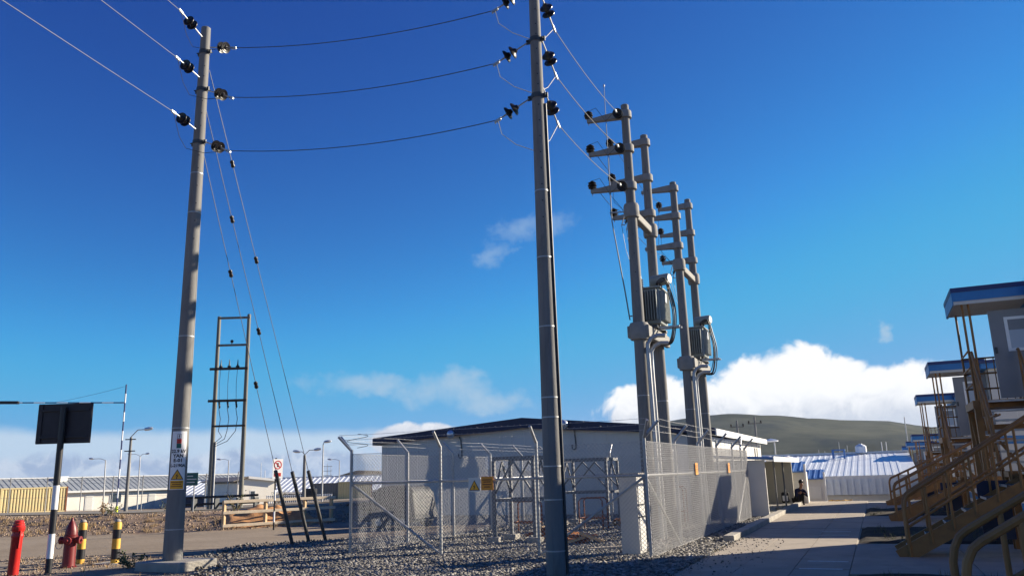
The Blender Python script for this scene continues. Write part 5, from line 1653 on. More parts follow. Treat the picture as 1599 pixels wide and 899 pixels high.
def seated_person(p, yaw, lean, label, m_top, m_leg, crouch=False):
    """sitting figure; p = seat contact point, yaw = facing direction (radians)"""
    p = Vector(p)
    f = Vector((math.cos(yaw), math.sin(yaw), 0)); l = Vector((-f.y, f.x, 0)); u = Vector((0, 0, 1))
    t_ = thing('person', label, 'person', p)
    g = lambda a, b, c_: p + f * a + l * b + u * c_
    ch_f = 0.30 * lean
    J = {'pelvis': (g(0, 0, 0.11), 0.125), 'waist': (g(0.02 + ch_f * 0.25, 0, 0.28), 0.12), 'chest': (g(0.03 + ch_f * 0.7, 0, 0.46), 0.145), 'neckb': (g(0.05 + ch_f, 0, 0.60), 0.075), 'neck': (g(0.08 + ch_f * 1.1, 0, 0.68), 0.055),
         'head0': (g(0.11 + ch_f * 1.15, 0, 0.76), 0.085), 'head1': (g(0.11 + ch_f * 1.2, 0, 0.86), 0.088)}
    E_ = [('pelvis', 'waist'), ('waist', 'chest'), ('chest', 'neckb'), ('neckb', 'neck'), ('neck', 'head0'), ('head0', 'head1')]
    for s_, n_ in ((1, 'l'), (-1, 'r')):
        J['hip' + n_] = (g(0.04, s_ * 0.10, 0.09), 0.09)
        J['knee' + n_] = (g(0.36, s_ * 0.13, 0.40) if crouch else g(0.44, s_ * 0.13, 0.16), 0.068)
        J['ank' + n_] = (g(0.30, s_ * 0.12, -0.02) if crouch else g(0.42, s_ * 0.12, -0.27), 0.045)
        J['toe' + n_] = (g(0.46, s_ * 0.13, -0.07) if crouch else g(0.58, s_ * 0.13, -0.33), 0.04)
        J['sho' + n_] = (g(0.04 + ch_f * 0.95, s_ * 0.19, 0.54), 0.068)
        J['elb' + n_] = (g(0.14 + ch_f, s_ * 0.24, 0.27), 0.050)
        J['wri' + n_] = (g(0.38, s_ * 0.13, 0.45 if crouch else 0.27), 0.036)
        E_ += [('pelvis', 'hip' + n_), ('hip' + n_, 'knee' + n_), ('knee' + n_, 'ank' + n_), ('ank' + n_, 'toe' + n_), ('chest', 'sho' + n_), ('sho' + n_, 'elb' + n_), ('elb' + n_, 'wri' + n_)]
    slim = {q: (v[0], v[1] * (1.0 if q in ('neck', 'head0', 'head1') else 0.84)) for q, v in J.items()}
    b = skin_body('body', slim, E_, t_, 'skin', 2)
    # clothes: slightly larger skins over torso and limbs
    top_k = ['pelvis', 'waist', 'chest', 'neckb'] + [a + n_ for n_ in 'lr' for a in ('sho', 'elb', 'wri')]
    Jt = {q: (J[q][0], J[q][1] * (1.14 if q != 'neckb' else 1.0)) for q in top_k}
    skin_body('jacket', Jt, [e for e in E_ if e[0] in Jt and e[1] in Jt], t_, m_top, 2)
    leg_k = ['pelvis'] + [a + n_ for n_ in 'lr' for a in ('hip', 'knee', 'ank')]
    Jl = {q: (J[q][0], J[q][1] * 1.13) for q in leg_k}
    skin_body('trousers', Jl, [e for e in E_ if e[0] in Jl and e[1] in Jl], t_, m_leg, 2)
    for n_ in 'lr':
        Js = {'a': (J['ank' + n_][0] - u * 0.02, 0.05), 'b': (J['toe' + n_][0] + u * 0.005, 0.046)}
        skin_body('shoe', Js, [('a', 'b')], t_, 'black_rubber', 1)
        # hand with five fingers resting on the knee
        w = J['wri' + n_][0]; s_ = 1 if n_ == 'l' else -1
        H = {'w': (w, 0.026), 'p': (w + f * 0.07 - u * 0.015, 0.03)}
        Eh = [('w', 'p')]
        for q in range(4):
            o_ = (q - 1.5) * 0.019
            ln_ = (0.055, 0.065, 0.06, 0.045)[q]
            H['a%d' % q] = (w + f * 0.10 + l * o_ - u * 0.022, 0.0095); H['b%d' % q] = (w + f * (0.10 + ln_) + l * o_ * 1.2 - u * 0.05, 0.0078)
            Eh += [('p', 'a%d' % q), ('a%d' % q, 'b%d' % q)]
        H['t0'] = (w + f * 0.05 - l * s_ * 0.034 - u * 0.012, 0.011); H['t1'] = (w + f * 0.095 - l * s_ * 0.05 - u * 0.025, 0.009)
        Eh += [('w', 't0'), ('t0', 't1')]
        skin_body('hand', H, Eh, t_, 'skin', 1)
    hc = J['head1'][0]
    face = MB()
    face.lathe(hc + f * 0.075 - u * 0.055, f * 0.6 - u * 0.5, [(0, 0.016), (0.02, 0.014), (0.032, 0.004)], 8)
    face.build('nose', 'skin', t_, smooth=True)
    for s_ in (1, -1):
        MB().lathe(hc + f * 0.078 + l * 0.032 * s_ - u * 0.015, f, [(0, 0.012), (0.008, 0.01), (0.012, 0.003)], 8).build('eye', 'black_paint', t_, smooth=True)
        MB().lathe(hc + l * 0.084 * s_ - u * 0.03, l * s_, [(0, 0.028), (0.012, 0.026), (0.016, 0.01)], 10).build('ear', 'skin', t_, smooth=True)
    MB().obox(hc + f * 0.083 - u * 0.098, f * 0.006, l * 0.022, u * 0.004).build('mouth', 'red_dark', t_)
    hair = MB()
    for i in range(9):
        ph = math.pi * 0.60 * i / 8
        for j in range(18):
            th = 2 * math.pi * j / 18
            d = Vector((math.sin(ph) * math.cos(th), math.sin(ph) * math.sin(th), math.cos(ph)))
            q = hc + (f * d.x * 0.105 - f * 0.02 + l * d.y * 0.098) + u * (d.z * 0.115 + 0.012)
            if d.x > 0.35 and d.z < 0.35: q = q - f * 0.045
            hair.v.append(tuple(q))
    for i in range(8):
        for j in range(18):
            a = i * 18 + j; b2 = i * 18 + (j + 1) % 18
            hair.f.append((a, b2, b2 + 18, a + 18))
    hair.build('hair', 'hair', t_, smooth=True)
    return t_


seated_person((-3.3, 37.2, 0.09), R(-60), 1.25, 'person in dark clothing crouched low on the kerb by the shed', 'navy_cloth', 'black_cloth', True)
t = thing('backpack', 'small black and white backpack standing beside the crouched person', 'bag', (-3.72, 36.9, 0.10))
MB().box(-3.88, -3.58, 36.8, 37.0, 0.12, 0.56).build('body', 'black_cloth', t, bevel=0.04)
MB().box(-3.84, -3.62, 36.76, 36.799, 0.2, 0.42).build('pocket', 'white_gloss', t, bevel=0.01)

# ------------------------------------------------------------------ left background
# double-pole structure
t = thing('h_frame', 'weathered double-pole frame with cross-arms and hanging cables behind the timber barrier', 'pole frame', (-31.9, 34.1, 0.3))
ha, hb_ = Vector((-32.62, 33.78, 0)), Vector((-31.1, 34.45, 0))
hd = (hb_ - ha).normalized(); hn = Vector((-hd.y, hd.x, 0))
for q, zt in ((ha, 10.66), (hb_, 10.75)):
    MB().lathe(q, (0, 0, 1), [(-0.3, 0.128), (3, 0.12), (7, 0.108), (zt, 0.095), (zt + 0.02, 0.08)], 18).build('pole', 'wood_pole', t, smooth=True)
for z, ex0, ex1, th in ((10.55, 0, 0.12, 0.11), (9.02, 0, 0.12, 0.11), (7.72, 0.3, 0.12, 0.13), (5.98, 0.3, 0.12, 0.13), (4.62, 0, 0.12, 0.10)):
    MB().beam(ha - hd * ex0 - hn * 0.17 + Vector((0, 0, z)), hb_ + hd * ex1 - hn * 0.17 + Vector((0, 0, z)), 0.11, th).build('cross_arm', 'wood_dark' if z < 8 else 'wood_pole', t)
mid = (ha + hb_) / 2
MB().lathe(mid - hn * 0.17 + Vector((0, 0, 9.08)), (0, 0, 1), [(0, 0.02), (0.06, 0.02), (0.07, 0.06), (0.10, 0.09), (0.14, 0.06), (0.17, 0.10), (0.21, 0.07), (0.24, 0.02)], 14).build('pin_insulator', 'porcelain', t, smooth=True)
for k in range(3):
    u = 0.30 + 0.46 * k
    p = ha + hd * u - hn * 0.19
    MB().lathe(p + Vector((0, 0, 7.78)), (0, 0, 1), [(0, 0.03), (0.02, 0.10), (0.08, 0.10), (0.1, 0.05), (0.2, 0.035), (0.38, 0.02), (0.45, 0.008)], 12).build('arrester', 'porcelain', t, smooth=True)
    MB().lathe(p + Vector((0, 0, 5.92)), (0.2, 0, -1), [(0, 0.03), (0.04, 0.06), (0.1, 0.04), (0.14, 0.06), (0.2, 0.04), (0.26, 0.06), (0.36, 0.02)], 12).build('fuse_cutout', 'porcelain', t, smooth=True)
    MB().path([p + Vector((0, 0, 7.7)), p + Vector((0.02, 0, 6.9)) - hd * 0.05, p + Vector((0, 0, 6.02))], 0.012, 5).build('down_lead', 'black_rubber', t, smooth=True)
    q = p + Vector((0, 0, 5.6))
    pts = [q, q + Vector((0, 0, -0.6)) + hd * 0.12, q + Vector((0, 0, -1.25)) + hd * 0.05, ha + hd * (0.55 + 0.15 * k) + Vector((0, 0, 4.05 - 0.12 * k)) - hn * 0.2, ha + hd * 0.16 + Vector((0, 0, 3.75 - 0.1 * k)) - hn * 0.1]
    MB().path(pts, 0.017, 6).build('cable', 'black_rubber', t, smooth=True)
MB().tube(ha + hd * 0.18 + Vector((0, 0, 0)), ha + hd * 0.16 + Vector((0, 0, 3.8)), 0.05, n=10).build('riser_pipe', 'galv_post', t, smooth=True)

# black pipes on trestles
t = thing('pipe_trestle', 'pair of long black pipes on short trestles beneath the double-pole frame', 'pipes', (-29, 31, 0.4))
for (p, q) in (((-30.8, 30.2, 0.97), (-27.5, 31.65, 1.02)), ((-30.9, 30.4, 0.66), (-27.6, 31.85, 0.68))):
    MB().tube(p, q, 0.06, n=10).build('pipe', 'black_rubber', t, smooth=True)
for f in (0.12, 0.42, 0.72, 0.95):
    p = Vector((-30.8, 30.3, 0)).lerp(Vector((-27.5, 31.75, 0)), f)
    MB().box(p.x - 0.05, p.x + 0.05, p.y - 0.12, p.y + 0.16, 0.2, 0.92).build('trestle', 'dark_steel', t)

# clearance gantry
t = thing('clearance_gantry', 'tall blue and white striped height-clearance gantry over the upper road', 'gantry', (-30.37, 26.03, 0.55))
n_ = 14
for k in range(n_):
    z0 = 0.3 + 5.75 * k / n_; z1 = 0.3 + 5.75 * (k + 1) / n_
    MB().tube((-30.37, 26.03, z0), (-30.37, 26.03, z1), 0.032, n=10).build('post_band', 'blue_dark' if k % 2 else 'white_gloss', t, smooth=True)
    MB().tube((-42.5, 20.72, z0), (-42.5, 20.72, z1), 0.032, n=10).build('post_band', 'blue_dark' if k % 2 else 'white_gloss', t, smooth=True)
g0, g1 = Vector((-30.37, 26.03, 5.24)), Vector((-42.5, 20.72, 5.62))
for k in range(26):
    MB().tube(g0.lerp(g1, k / 26), g0.lerp(g1, (k + 1) / 26), 0.026, n=8).build('beam_band', 'white_gloss' if k % 2 else 'blue_dark', t, smooth=True)
MB().path(sag((-30.37, 26.03, 5.98), g0.lerp(g1, 0.24), 0.04, 6), 0.006, 5).build('stay_cable', 'wire_dark', t)
t2 = MB().beam(g0.lerp(g1, 0.357) + Vector((0.02, -0.05, 0)), g0.lerp(g1, 0.75) + Vector((0.02, -0.05, 0)), 0.12, 0.13).build('clearance_bar', 'black_paint', t)
MB().tube((-30.37, 26.03, 0.5), (-30.37, 26.03, 0.78), 0.06, n=10).build('reflector_sleeve', mat('hi_vis', (0.7, 0.85, 0.03), 0.5), t, smooth=True)

# timber barrier
t = thing('timber_barrier', 'new timber post-and-rail barrier in front of the orange clay bank', 'barrier', (-20.3, 24.2, 0))
ta, tb = Vector((-21.15, 22.62, 0)), Vector((-19.2, 26.3, 0))
td = (tb - ta).normalized()
for f in (0.0, 0.36, 0.72, 0.98):
    p = ta.lerp(tb, f)
    MB().box(p.x - 0.055, p.x + 0.055, p.y - 0.055, p.y + 0.055, -0.1, 1.02).build('post', 'wood_new', t, bevel=0.008)
for z in (0.97, 0.60, 0.16):
    o_ = Vector((td.y, -td.x, 0)) * 0.075
    MB().beam(ta - td * 0.05 + o_ + Vector((0, 0, z)), tb + td * 0.05 + o_ + Vector((0, 0, z)), 0.03, 0.10).build('rail', 'wood_pale', t, bevel=0.006)

# no-entry style sign on banded post
t = thing('prohibition_sign', 'white sign with red prohibition ring on a thin banded post', 'sign', (-19.19, 22.92, 0))
for k in range(7):
    MB().tube((-19.19, 22.92, -0.1 + 0.36 * k), (-19.19, 22.92, -0.1 + 0.36 * (k + 1)), 0.03, n=10).build('post_band', 'white_gloss' if k % 2 else 'black_paint', t, smooth=True)
fu = Vector((0.39, 0.92, 0)); fn_ = Vector((0.92, -0.39, 0))
c0 = Vector((-19.19, 22.92, 2.05)) + fn_ * 0.045 + fu * 0.05
MB().obox(c0, fu * 0.19, fn_ * 0.004, Vector((0, 0, 0.33))).build('plate', 'white_gloss', t)
rg = MB(); cc = c0 + fn_ * 0.007 + Vector((0, 0, 0.13))
for k in range(24):
    a0, a1 = 2 * math.pi * k / 24, 2 * math.pi * (k + 1) / 24
    rg.add([cc + (fu * math.cos(a) + Vector((0, 0, math.sin(a)))) * r_ for a, r_ in ((a0, 0.115), (a1, 0.115), (a1, 0.15), (a0, 0.15))], [(0, 1, 2, 3)])
rg.build('red_ring', 'red_paint', t)
MB().obox(cc + fn_ * 0.001, (fu + Vector((0, 0, -1))) * 0.085, fn_ * 0.0005, (fu + Vector((0, 0, 1))) * 0.011).build('red_bar', 'red_paint', t)
MB().obox(cc - fn_ * 0.001, fu * 0.03, fn_ * 0.0005, Vector((0, 0, 0.07))).build('symbol', 'black_paint', t)
for dx in (-0.08, 0.07):
    MB().obox(c0 + fn_ * 0.007 + fu * dx + Vector((0, 0, -0.2)), fu * 0.055, fn_ * 0.001, Vector((0, 0, 0.06))).build('red_block', 'red_paint', t)

# green road sign
t = thing('green_sign', 'small green sign with pale lettering behind the labelled pole', 'sign', (-25.0, 25.1, 0.6))
gu = Vector((0.92, 0.39, 0)); gn = Vector((0.39, -0.92, 0))
gc = Vector((-25.17, 25.02, 1.81))
MB().obox(gc, gu * 0.27, gn * 0.006, Vector((0, 0, 0.25))).build('panel', 'green_sign', t)
MB().tube(Vector((-25.06, 25.09, 0.3)), Vector((-25.06, 25.09, 2.0)), 0.025, n=8).build('post', 'galv_post', t)
for dz, w_ in ((0.12, 0.15), (0.0, 0.22), (-0.12, 0.19)):
    MB().obox(gc + gn * 0.008 + Vector((0, 0, dz)) - gu * (0.23 - w_), gu * w_, gn * 0.001, Vector((0, 0, 0.018))).build('lettering_line', 'ac_grey', t)

# street lamps
def lamp(base, top, heads, label, r_=0.06, concrete=False, arm_r=0.03):
    base, top = Vector(base), Vector(top)
    t_ = thing('street_lamp', label, 'street lamp', base, 'street lamps left of the yard')
    MB().tube(base - Vector((0, 0, 0.4)), top, r_ * 1.3, r_ * 0.8, n=10).build('column', 'concrete_pole' if concrete else 'galv_post', t_, smooth=True)
    for h in heads:
        h = Vector(h); m_ = top.lerp(h, 0.45) + Vector((0, 0, (h.z - top.z) * 0.42 + 0.04))
        MB().path([top - Vector((0, 0, 0.5)), top + Vector((0, 0, 0.02)), m_, h], arm_r, 6).build('arm', 'galv_post', t_, smooth=True)
        d = (h - top); d.z = 0; d.normalize()
        MB().lathe(h - d * 0.1, d + Vector((0, 0, 0.12)), [(0, 0.03), (0.08, 0.09), (0.3, 0.11), (0.5, 0.08), (0.56, 0.02)], 12).build('lamp_head', 'lamp_metal', t_, smooth=True)
    return t_


lamp((-41.68, 36.37, 0.15), (-41.67, 36.37, 4.54), [(-40.9, 36.71, 4.98)], 'tall street lamp on a concrete pole left of the labelled pole', 0.09, True)
for z in (4.4, 3.7):
    tag(MB().beam((-41.95, 36.2, z), (-41.35, 36.45, z), 0.07, 0.06).build('pole_crosspiece', 'dark_steel', loc=(-41.67, 36.3, z)), ('upper' if z > 4 else 'lower') + ' crosspiece on the concrete street lamp left of the labelled pole', 'crosspiece')
lamp((-77.3, 64.5, -0.6), (-77.4, 64.42, 4.45), [(-78.71, 63.85, 4.65)], 'street lamp with a left-pointing arm above the yellow containers', 0.07)
lamp((-82.1, 73.3, -0.8), (-82.16, 73.26, 5.13), [(-83.18, 72.81, 5.4), (-81.5, 73.5, 5.4)], 'far double-headed street lamp beside the striped gantry post', 0.07)
lamp((-72.1, 77.6, -0.8), (-72.2, 77.6, 4.3), [(-73.16, 77.19, 4.47)], 'far street lamp between the poles of the double-pole frame', 0.07)
lamp((-38.21, 48.79, -0.3), (-38.23, 48.78, 3.46), [(-38.62, 48.61, 3.7), (-37.55, 49.08, 3.81)], 'double-headed street lamp seen between the stay guards', 0.12, True)
lamp((-37.0, 49.3, -0.3), (-37.0, 49.32, 4.2), [(-36.9, 49.4, 4.36)], 'slim dark single-headed lamp mast left of the fence corner', 0.05)
lamp((-59.8, 83.0, -1.0), (-59.8, 83.0, 3.9), [(-60.76, 82.6, 4.07)], 'far street lamp with a left-pointing arm beside the fence corner', 0.06)
for (p, q, lab) in (((-82.2, 95.1, -1), (-82.27, 95.03, 4.41), 'thin bare mast above the white gable building'), ((-81.7, 95.3, -1), (-81.71, 95.28, 3.3), 'short bare mast beside a taller one above the gable building'),
                    ((-83.5, 73.0, -1), (-83.4, 73.0, 4.4), 'thin mast next to the far double-headed lamp'), ((-89, 121, -1), (-89, 121, 4.2), 'thin far mast right of the slanted stay guards')):
    tag(MB().tube(p, q, 0.07, 0.04, n=6).build('mast', 'galv_post', loc=p), lab, 'mast', 'thin masts on the skyline')
t = thing('pylon', 'far small power pylon with three cross-arms near the fence corner', 'pylon', (-91.7, 123.6, -1.5))
MB().tube((-91.7, 123.6, -1.5), (-91.7, 123.6, 4.6), 0.1, 0.05, n=6).build('mast', 'galv_post', t)
for z in (4.1, 3.3, 2.5): MB().beam((-92.5, 123.25, z), (-90.9, 123.95, z), 0.07, 0.07).build('cross_arm', 'dark_steel', t)

# perimeter fence far left
t = thing('perimeter_fence', 'thin perimeter fence with angled post tops before the yellow containers', 'fence', (-55, 44.5, 0))
pp = [(-68.0, 39.1), (-65.5, 40.2), (-63.2, 41.2), (-60.73, 42.24), (-58.14, 43.37), (-55.72, 44.42), (-53.53, 45.38), (-51.44, 46.29), (-49.2, 47.3), (-47, 48.2), (-44.8, 49.2)]
for (x, y) in pp:
    zb = gz(x, y)
    MB().path([(x, y, zb - 0.2), (x, y, zb + 2.2), (x + 0.14, y - 0.12, zb + 2.45), (x + 0.26, y - 0.2, zb + 2.6)], 0.035, 8).build('post', 'galv_post', t, smooth=True)
for h in (0.15, 1.1, 2.1, 2.35, 2.5):
    MB().path([(x, y, gz(x, y) + h) for x, y in pp], 0.008, 4).build('strand', 'wire', t)

# yellow containers
def container(c_, yaw, L, label, m='container', H_=2.5, W_=2.4):
    u = Vector((math.cos(yaw), math.sin(yaw), 0)); n = Vector((u.y, -u.x, 0))
    c_ = Vector(c_)
    t_ = thing('container', label, 'container', c_)
    MB().obox(c_ + Vector((0, 0, H_ / 2)) - n * W_ / 2, u * (L / 2 - 0.04), n * (W_ / 2 - 0.05), Vector((0, 0, H_ / 2 - 0.02))).build('body', m, t_)
    k = int(L / 0.28)
    first = None
    for i in range(k):
        p = c_ + u * (-L / 2 + 0.16 + 0.28 * i) - n * 0.025 + Vector((0, 0, H_ / 2))
        if first is None:
            first = MB().add([p + a for a in (u * -0.09 - n * 0.025 - Vector((0, 0, H_ / 2 - 0.12)), u * -0.05 + n * 0.025 - Vector((0, 0, H_ / 2 - 0.12)), u * 0.05 + n * 0.025 - Vector((0, 0, H_ / 2 - 0.12)), u * 0.09 - n * 0.025 - Vector((0, 0, H_ / 2 - 0.12)),
                                   u * -0.09 - n * 0.025 + Vector((0, 0, H_ / 2 - 0.12)), u * -0.05 + n * 0.025 + Vector((0, 0, H_ / 2 - 0.12)), u * 0.05 + n * 0.025 + Vector((0, 0, H_ / 2 - 0.12)), u * 0.09 - n * 0.025 + Vector((0, 0, H_ / 2 - 0.12)))],
                             [(0, 1, 5, 4), (1, 2, 6, 5), (2, 3, 7, 6), (0, 3, 2, 1), (4, 5, 6, 7), (0, 4, 7, 3)]).build('corrugation', m, t_); p0 = p
        else:
            q = first.copy(); COL.objects.link(q); q.location = p - p0
    for s_ in (-1, 1):
        MB().obox(c_ + u * s_ * (L / 2 - 0.06) + Vector((0, 0, H_ / 2)), u * 0.07, n * 0.03, Vector((0, 0, H_ / 2))).build('corner_post', 'rust' if s_ > 0 else m, t_)
    for z in (0.07, H_ - 0.07):
        MB().obox(c_ + Vector((0, 0, z)), u * (L / 2 - 0.14), n * 0.028, Vector((0, 0, 0.07))).build('edge_rail', m, t_)
    return t_


yw = R(70)
cu = Vector((math.cos(yw), math.sin(yw), 0))
cr_ = Vector((-77.3, 60.1, -0.72))
container(cr_ - cu * 3.1, yw, 6.1, 'right yellow corrugated shipping container before the long white building')
container(cr_ - cu * 9.5, yw, 6.1, 'left yellow corrugated shipping container at the picture edge')

# long white building with grey roof
def long_building(a, yaw, L, Wd, zb, ze, zr_, label, wall_m, roof_m, eave_m='white_paint', cat='building', ov=0.5, wins=(), pitch=0.7, rib_h=0.05):
    a = Vector((*a, 0)); u = Vector((math.cos(yaw), math.sin(yaw), 0)); n = Vector((u.y, -u.x, 0))
    t_ = thing('long_building', label, cat, (a.x, a.y, zb))
    P = lambda s_, d_, z: a + u * s_ + n * d_ + Vector((0, 0, z))
    MB().prism([P(0, 0, zb), P(0, -Wd, zb), P(0, -Wd, ze), P(0, -Wd / 2, zr_ - 0.1), P(0, 0, ze)], u * L).build('wall', wall_m, t_)
    r_ = MB()
    r_.prism([P(-0.4, ov, ze - 0.12), P(-0.4, -Wd / 2, zr_), P(-0.4, -Wd / 2, zr_ + 0.12), P(-0.4, ov, ze)], u * (L + 0.8))
    r_.prism([P(-0.4, -Wd - ov, ze - 0.12), P(-0.4, -Wd / 2 - 0.002, zr_), P(-0.4, -Wd / 2 - 0.002, zr_ + 0.12), P(-0.4, -Wd - ov, ze)], u * (L + 0.8))
    ro = r_.build('roof', roof_m, t_)
    rib = None
    nr = int(L / pitch)
    for i in range(nr):
        s_ = pitch * i
        if rib is None: rib = MB().prism([P(s_, ov, ze + 0.002), P(s_, -Wd / 2, zr_ + 0.122), P(s_ + pitch * 0.3, -Wd / 2, zr_ + 0.122), P(s_ + pitch * 0.3, ov, ze + 0.002)], (0, 0, rib_h)).build('roof_rib', roof_m, ro)
        else:
            q = rib.copy(); COL.objects.link(q); q.location = u * s_
    MB().obox(P(L / 2, ov + 0.03, ze - 0.09), u * (L / 2 + 0.4), n * 0.03, Vector((0, 0, 0.13))).build('gutter', eave_m, ro)
    MB().obox(P(L / 2, -Wd / 2, zr_ + 0.19), u * (L / 2 + 0.4), n * 0.15, Vector((0, 0, 0.06))).build('ridge_cap', eave_m, ro)
    for s_, w_, z0, z1, kind in wins:
        w = MB().obox(P(s_, 0.03, (z0 + z1) / 2), u * w_ / 2, n * 0.03, Vector((0, 0, (z1 - z0) / 2))).build(kind, 'white_paint', t_)
        MB().obox(P(s_, 0.065, (z0 + z1) / 2), u * (w_ / 2 - 0.1), n * 0.006, Vector((0, 0, (z1 - z0) / 2 - 0.1))).build('pane' if kind == 'window' else 'leaf', 'glass' if kind == 'window' else 'ac_grey', w)
    return t_


yb_ = R(70)
long_building((-108.5, 54.5), yb_, 52, 11, -2.6, 1.2, 2.9, 'long cream-white building with grey ribbed roof behind the containers', 'cream_wall', 'grey_roof',
              wins=[(s_, 1.6, -0.6, 0.7, 'window') for s_ in (24, 31, 40, 46)] + [(27.5, 1.0, -1.6, 0.6, 'door'), (36, 1.0, -1.6, 0.6, 'door')])
t = thing('roof_vent', 'small grey box vent on the roof of the long building', 'vent', (-104, 79.5, 2.4))
MB().box(-104.6, -103.5, 79.0, 80.2, 1.9, 3.1).build('housing', 'ac_grey', t)
MB().box(-104.7, -103.4, 78.9, 80.3, 3.1, 3.2).build('cover', 'white_paint', t)
# gable building with lit white end
t = thing('gable_building', 'small gable-ended white building right of the double-pole frame', 'building', (-69, 79, -1))
ga = Vector((-70.0, 78.5, 0)); gy_ = R(62); gu_ = Vector((math.cos(gy_), math.sin(gy_), 0)); gn_ = Vector((-gu_.y, gu_.x, 0))
Q = lambda s_, d_, z: ga + gu_ * s_ + gn_ * d_ + Vector((0, 0, z))
MB().prism([Q(0, 0, -2), Q(3.6, 0, -2), Q(3.6, 0, 1.75), Q(0, 0, 2.15), Q(-1.2, 0, 1.6), Q(-1.2, 0, -2)], gn_ * 12).build('wall', 'cream_wall', t)
ro = MB().prism([Q(0, -0.4, 2.25), Q(-1.8, -0.4, 1.75), Q(-1.8, 12, 1.75), Q(0, 12, 2.25)], (0, 0, 0.12)).build('roof', 'brown_roof', t)
MB().prism([Q(0.01, -0.4, 2.25), Q(4.1, -0.4, 1.75), Q(4.1, 12, 1.75), Q(0.01, 12, 2.25)], (0, 0, 0.12)).build('roof_slope', 'pale_blue_roof', ro)
MB().prism([Q(0, -0.43, 2.12), Q(4.1, -0.43, 1.62), Q(4.1, -0.43, 1.9), Q(0, -0.43, 2.4)], gn_ * 0.03).build('verge_trim', 'white_paint', ro)
w = MB().prism([Q(0.4, -0.02, -0.6), Q(1.1, -0.02, -0.6), Q(1.1, -0.02, 0.7), Q(0.4, -0.02, 0.7)], gn_ * 0.018).build('window', 'white_paint', t)
MB().prism([Q(0.5, -0.03, -0.5), Q(1.0, -0.03, -0.5), Q(1.0, -0.03, 0.6), Q(0.5, -0.03, 0.6)], gn_ * 0.009).build('pane', 'glass', w)
long_building((-88, 84), R(23), 30, 16, -2.5, 0.2, 2.0, 'far building with pale blue-grey roof behind the stay guards', 'navy', 'pale_blue_roof', ov=0.3)
t = thing('slat_barrier', 'low white slatted barrier below the pale blue-grey roof', 'barrier', (-57, 68, -0.5))
for k in range(34):
    p = Vector((-57.6, 67.6, 0)).lerp(Vector((-51.5, 70.2, 0)), k / 33)
    MB().box(p.x - 0.045, p.x + 0.045, p.y - 0.02, p.y + 0.02, -0.9, 0.28).build('slat', 'white_paint', t)
for z in (-0.1, 0.2): MB().beam((-57.7, 67.62, z), (-51.4, 70.22, z), 0.03, 0.08).build('rail', 'white_paint', t)
tag(MB().obox((-50.4, 65.3, 0.35), (0.55, 0.23, 0), (-0.15, 0.35, 0), (0, 0, 0.55)).build('black_box', 'black_paint', loc=(-50.4, 65.3, -0.4), bevel=0.04), 'black equipment box beneath the double-headed lamp between the guards', 'box')
container((-61.0, 82.0, -1.3), R(23), 3.6, 'brown-grey container shed left of the fence corner', 'brown_roof', 2.6)
container((-57.6, 83.2, -1.3), R(40), 4.0, 'pale yellow container peeking out left of the fence corner', 'container', 2.7)

# ------------------------------------------------------------------ right background
fb_ = long_building((-9.0, 49.6), R(0), 10.6, 22, -2.0, 0.98, 2.2, 'broad building with pale blue corrugated roof beyond the end of the path', 'white_panel', 'pale_blue_roof', ov=0.06,
              wins=[(6.5, 1.2, -1.4, -0.5, 'window'), (8.3, 1.2, -1.4, -0.5, 'window')], pitch=0.36, rib_h=0.018)
cl_ = MB().box(-9.3, 1.9, 49.46, 49.52, 0.0, 0.84).build('cladding_band', 'pale_blue_roof', fb_)
for k in range(30):
    x = -9.0 + 0.36 * k
    MB().box(x, x + 0.13, 49.37, 49.459, 0.0, 0.84).build('cladding_rib', 'pale_blue_roof', cl_)
t = thing('roof_frame', 'small blue frame standing on the pale corrugated roof', 'frame', (-2.3, 58.5, 2.0))
for (x, y) in ((-2.6, 58.0), (-1.9, 58.0), (-2.6, 58.9), (-1.9, 58.9)):
    MB().box(x - 0.05, x + 0.05, y - 0.05, y + 0.05, 1.7, 2.55).build('leg', 'blue_roof', t)
MB().box(-2.66, -1.84, 57.94, 58.96, 2.551, 2.62).build('top', 'blue_roof', t)
t = thing('water_tank', 'white water tank on a short stand above the corrugated roof', 'tank', (-0.9, 60.5, 2))
MB().lathe((-0.9, 60.5, 2.35), (0, 0, 1), [(0, 0.3), (0.04, 0.36), (0.45, 0.36), (0.55, 0.25), (0.6, 0.12), (0.64, 0.1)], 18).build('tank_shell', 'tank_white', t, smooth=True)
for a in (0, 2.1, 4.2): MB().tube((-0.9 + 0.25 * math.cos(a), 60.5 + 0.25 * math.sin(a), 2.0), (-0.9 + 0.25 * math.cos(a), 60.5 + 0.25 * math.sin(a), 2.36), 0.04, n=6).build('stand_leg', 'galv_post', t)
for i, (x, y, z0, z1, r_) in enumerate(((-3.6, 96.6, -2, 4.1, 0.05), (-2.8, 97, -2, 3.7, 0.05), (1.0, 87.7, -2, 3.7, 0.06), (0.6, 87.5, -2, 3.7, 0.06), (-7.6, 127.6, -2, 3.9, 0.07), (-6.8, 128, -2, 3.7, 0.07), (2.0, 60, -1.9, 4.6, 0.05))):
    lab = ['tall bare mast above the corrugated roof, left of the tank', 'short bare mast directly left of the white tank', 'right one of two close masts by the canopies', 'left one of two close masts by the canopies', 'left far mast above the small sheds', 'right far mast above the small sheds', 'dark mast standing between the far canopies'][i]
    tag(MB().tube((x, y, z0), (x, y, z1), r_, r_ * 0.6, n=6).build('mast', 'tank_white' if i in (2, 3) else 'galv_post', loc=(x, y, z0)), lab, 'mast', 'thin masts on the skyline')
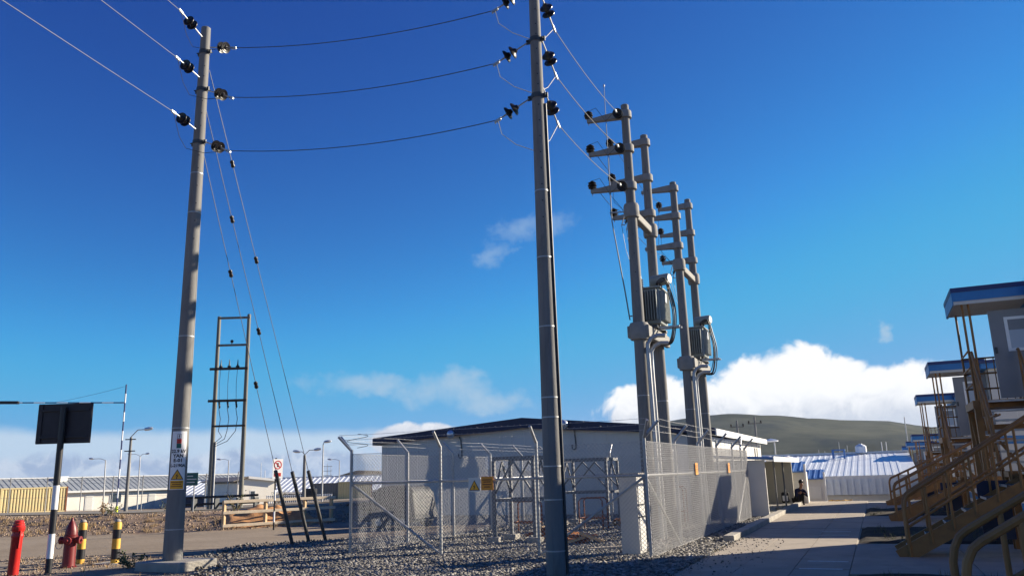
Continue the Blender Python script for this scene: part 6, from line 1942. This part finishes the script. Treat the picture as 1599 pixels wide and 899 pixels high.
for i, (x, y, zt) in enumerate(((-10.6, 71.7, 5.6), (-9.2, 72.4, 5.85))):
    t = thing('service_pole', ['left', 'right'][i] + ' distribution pole rising behind the white building roof', 'utility pole', (x, y, -1.9), 'distribution poles behind the white building')
    MB().tube((x, y, -1.9), (x, y, zt), 0.13, 0.08, n=8).build('shaft', 'concrete_pole', t, smooth=True)
    MB().beam((x - 0.6, y, zt - 0.55), (x + 0.6, y, zt - 0.55), 0.08, 0.08).build('cross_arm', 'wood_pole', t)
    for dx in (-0.5, 0, 0.5): MB().lathe((x + dx, y, zt - 0.5), (0, 0, 1), [(0, 0.04), (0.05, 0.09), (0.1, 0.05), (0.15, 0.09), (0.22, 0.02)], 10).build('insulator', 'porcelain', t, smooth=True)
t = thing('mushroom_lamp', 'round-headed lamp post behind the porch shed roof', 'street lamp', (-6.7, 62.5, -1.9))
MB().tube((-6.7, 62.5, -1.9), (-6.7, 62.5, 3.4), 0.05, n=8).build('column', 'galv_post', t)
MB().lathe((-6.9, 62.4, 3.4), (0, 0, 1), [(0, 0.1), (0.03, 0.5), (0.1, 0.52), (0.18, 0.3), (0.24, 0.05)], 18).build('head', 'lamp_metal', t, smooth=True)
for i, (x, y) in enumerate(((-5.4, 47.2), (-4.5, 47.6))):
    t = thing('roof_vent', ['rounded left', 'squarer right'][i] + ' roof vent showing above the porch shed', 'vent', (x, y, 1.4))
    MB().tube((x, y, 0.5), (x, y, 1.95), 0.12, n=10).build('stack', 'ac_grey', t)
    MB().lathe((x, y, 1.9), (0, 0, 1), [(0, 0.16), (0.08, 0.26), (0.2, 0.24), (0.3, 0.08)], 14).build('cowl', 'tank_white', t, smooth=True)
# spare hose and low weeds at the path end
wire('hose', [( -2.2 + 0.9 * t_ / 20 + 0.1 * math.sin(t_), 40.0 + 0.12 * math.cos(t_ * 1.3), 0.06 + 0.015 * (t_ % 3)) for t_ in range(21)], 0.02, 'yellowish hose coiled at the far end of the path', 'yellow_paint', cat='hose')
blades('bed_grass', [(-0.3 + 2.6 * random.random(), y0 + 4.4 * random.random()) for y0 in (8.9, 18.7, 28.4) for _ in range(60)] + [(-3.6 + 0.2 * random.random(), 29 + 8 * random.random()) for _ in range(50)],
       lambda x, y: 0.03 + 0 * x, 10, 0.13, 0.12, 'weed', 'sparse low weeds in the planting beds beside the path')

# ------------------------------------------------------------------ thin haze over the whole valley
hz = MB().box(-5700, 5700, -5700, 5700, -8.0, 125.0).build('haze', 'white_paint')
hm = bpy.data.materials.new('haze_air')
hm.use_nodes = True
ht = hm.node_tree
ht.nodes.clear()
ho = ht.nodes.new('ShaderNodeOutputMaterial')
hv = ht.nodes.new('ShaderNodeVolumePrincipled')
hv.inputs['Color'].default_value = (0.55, 0.75, 1.0, 1)
hv.inputs['Density'].default_value = 0.00007
hv.inputs['Anisotropy'].default_value = 0.2
ht.links.new(hv.outputs[0], ho.inputs['Volume'])
hz.data.materials.clear()
hz.data.materials.append(hm)
tag(hz, 'thin pale haze filling the valley towards the hill', 'haze', kind='stuff')
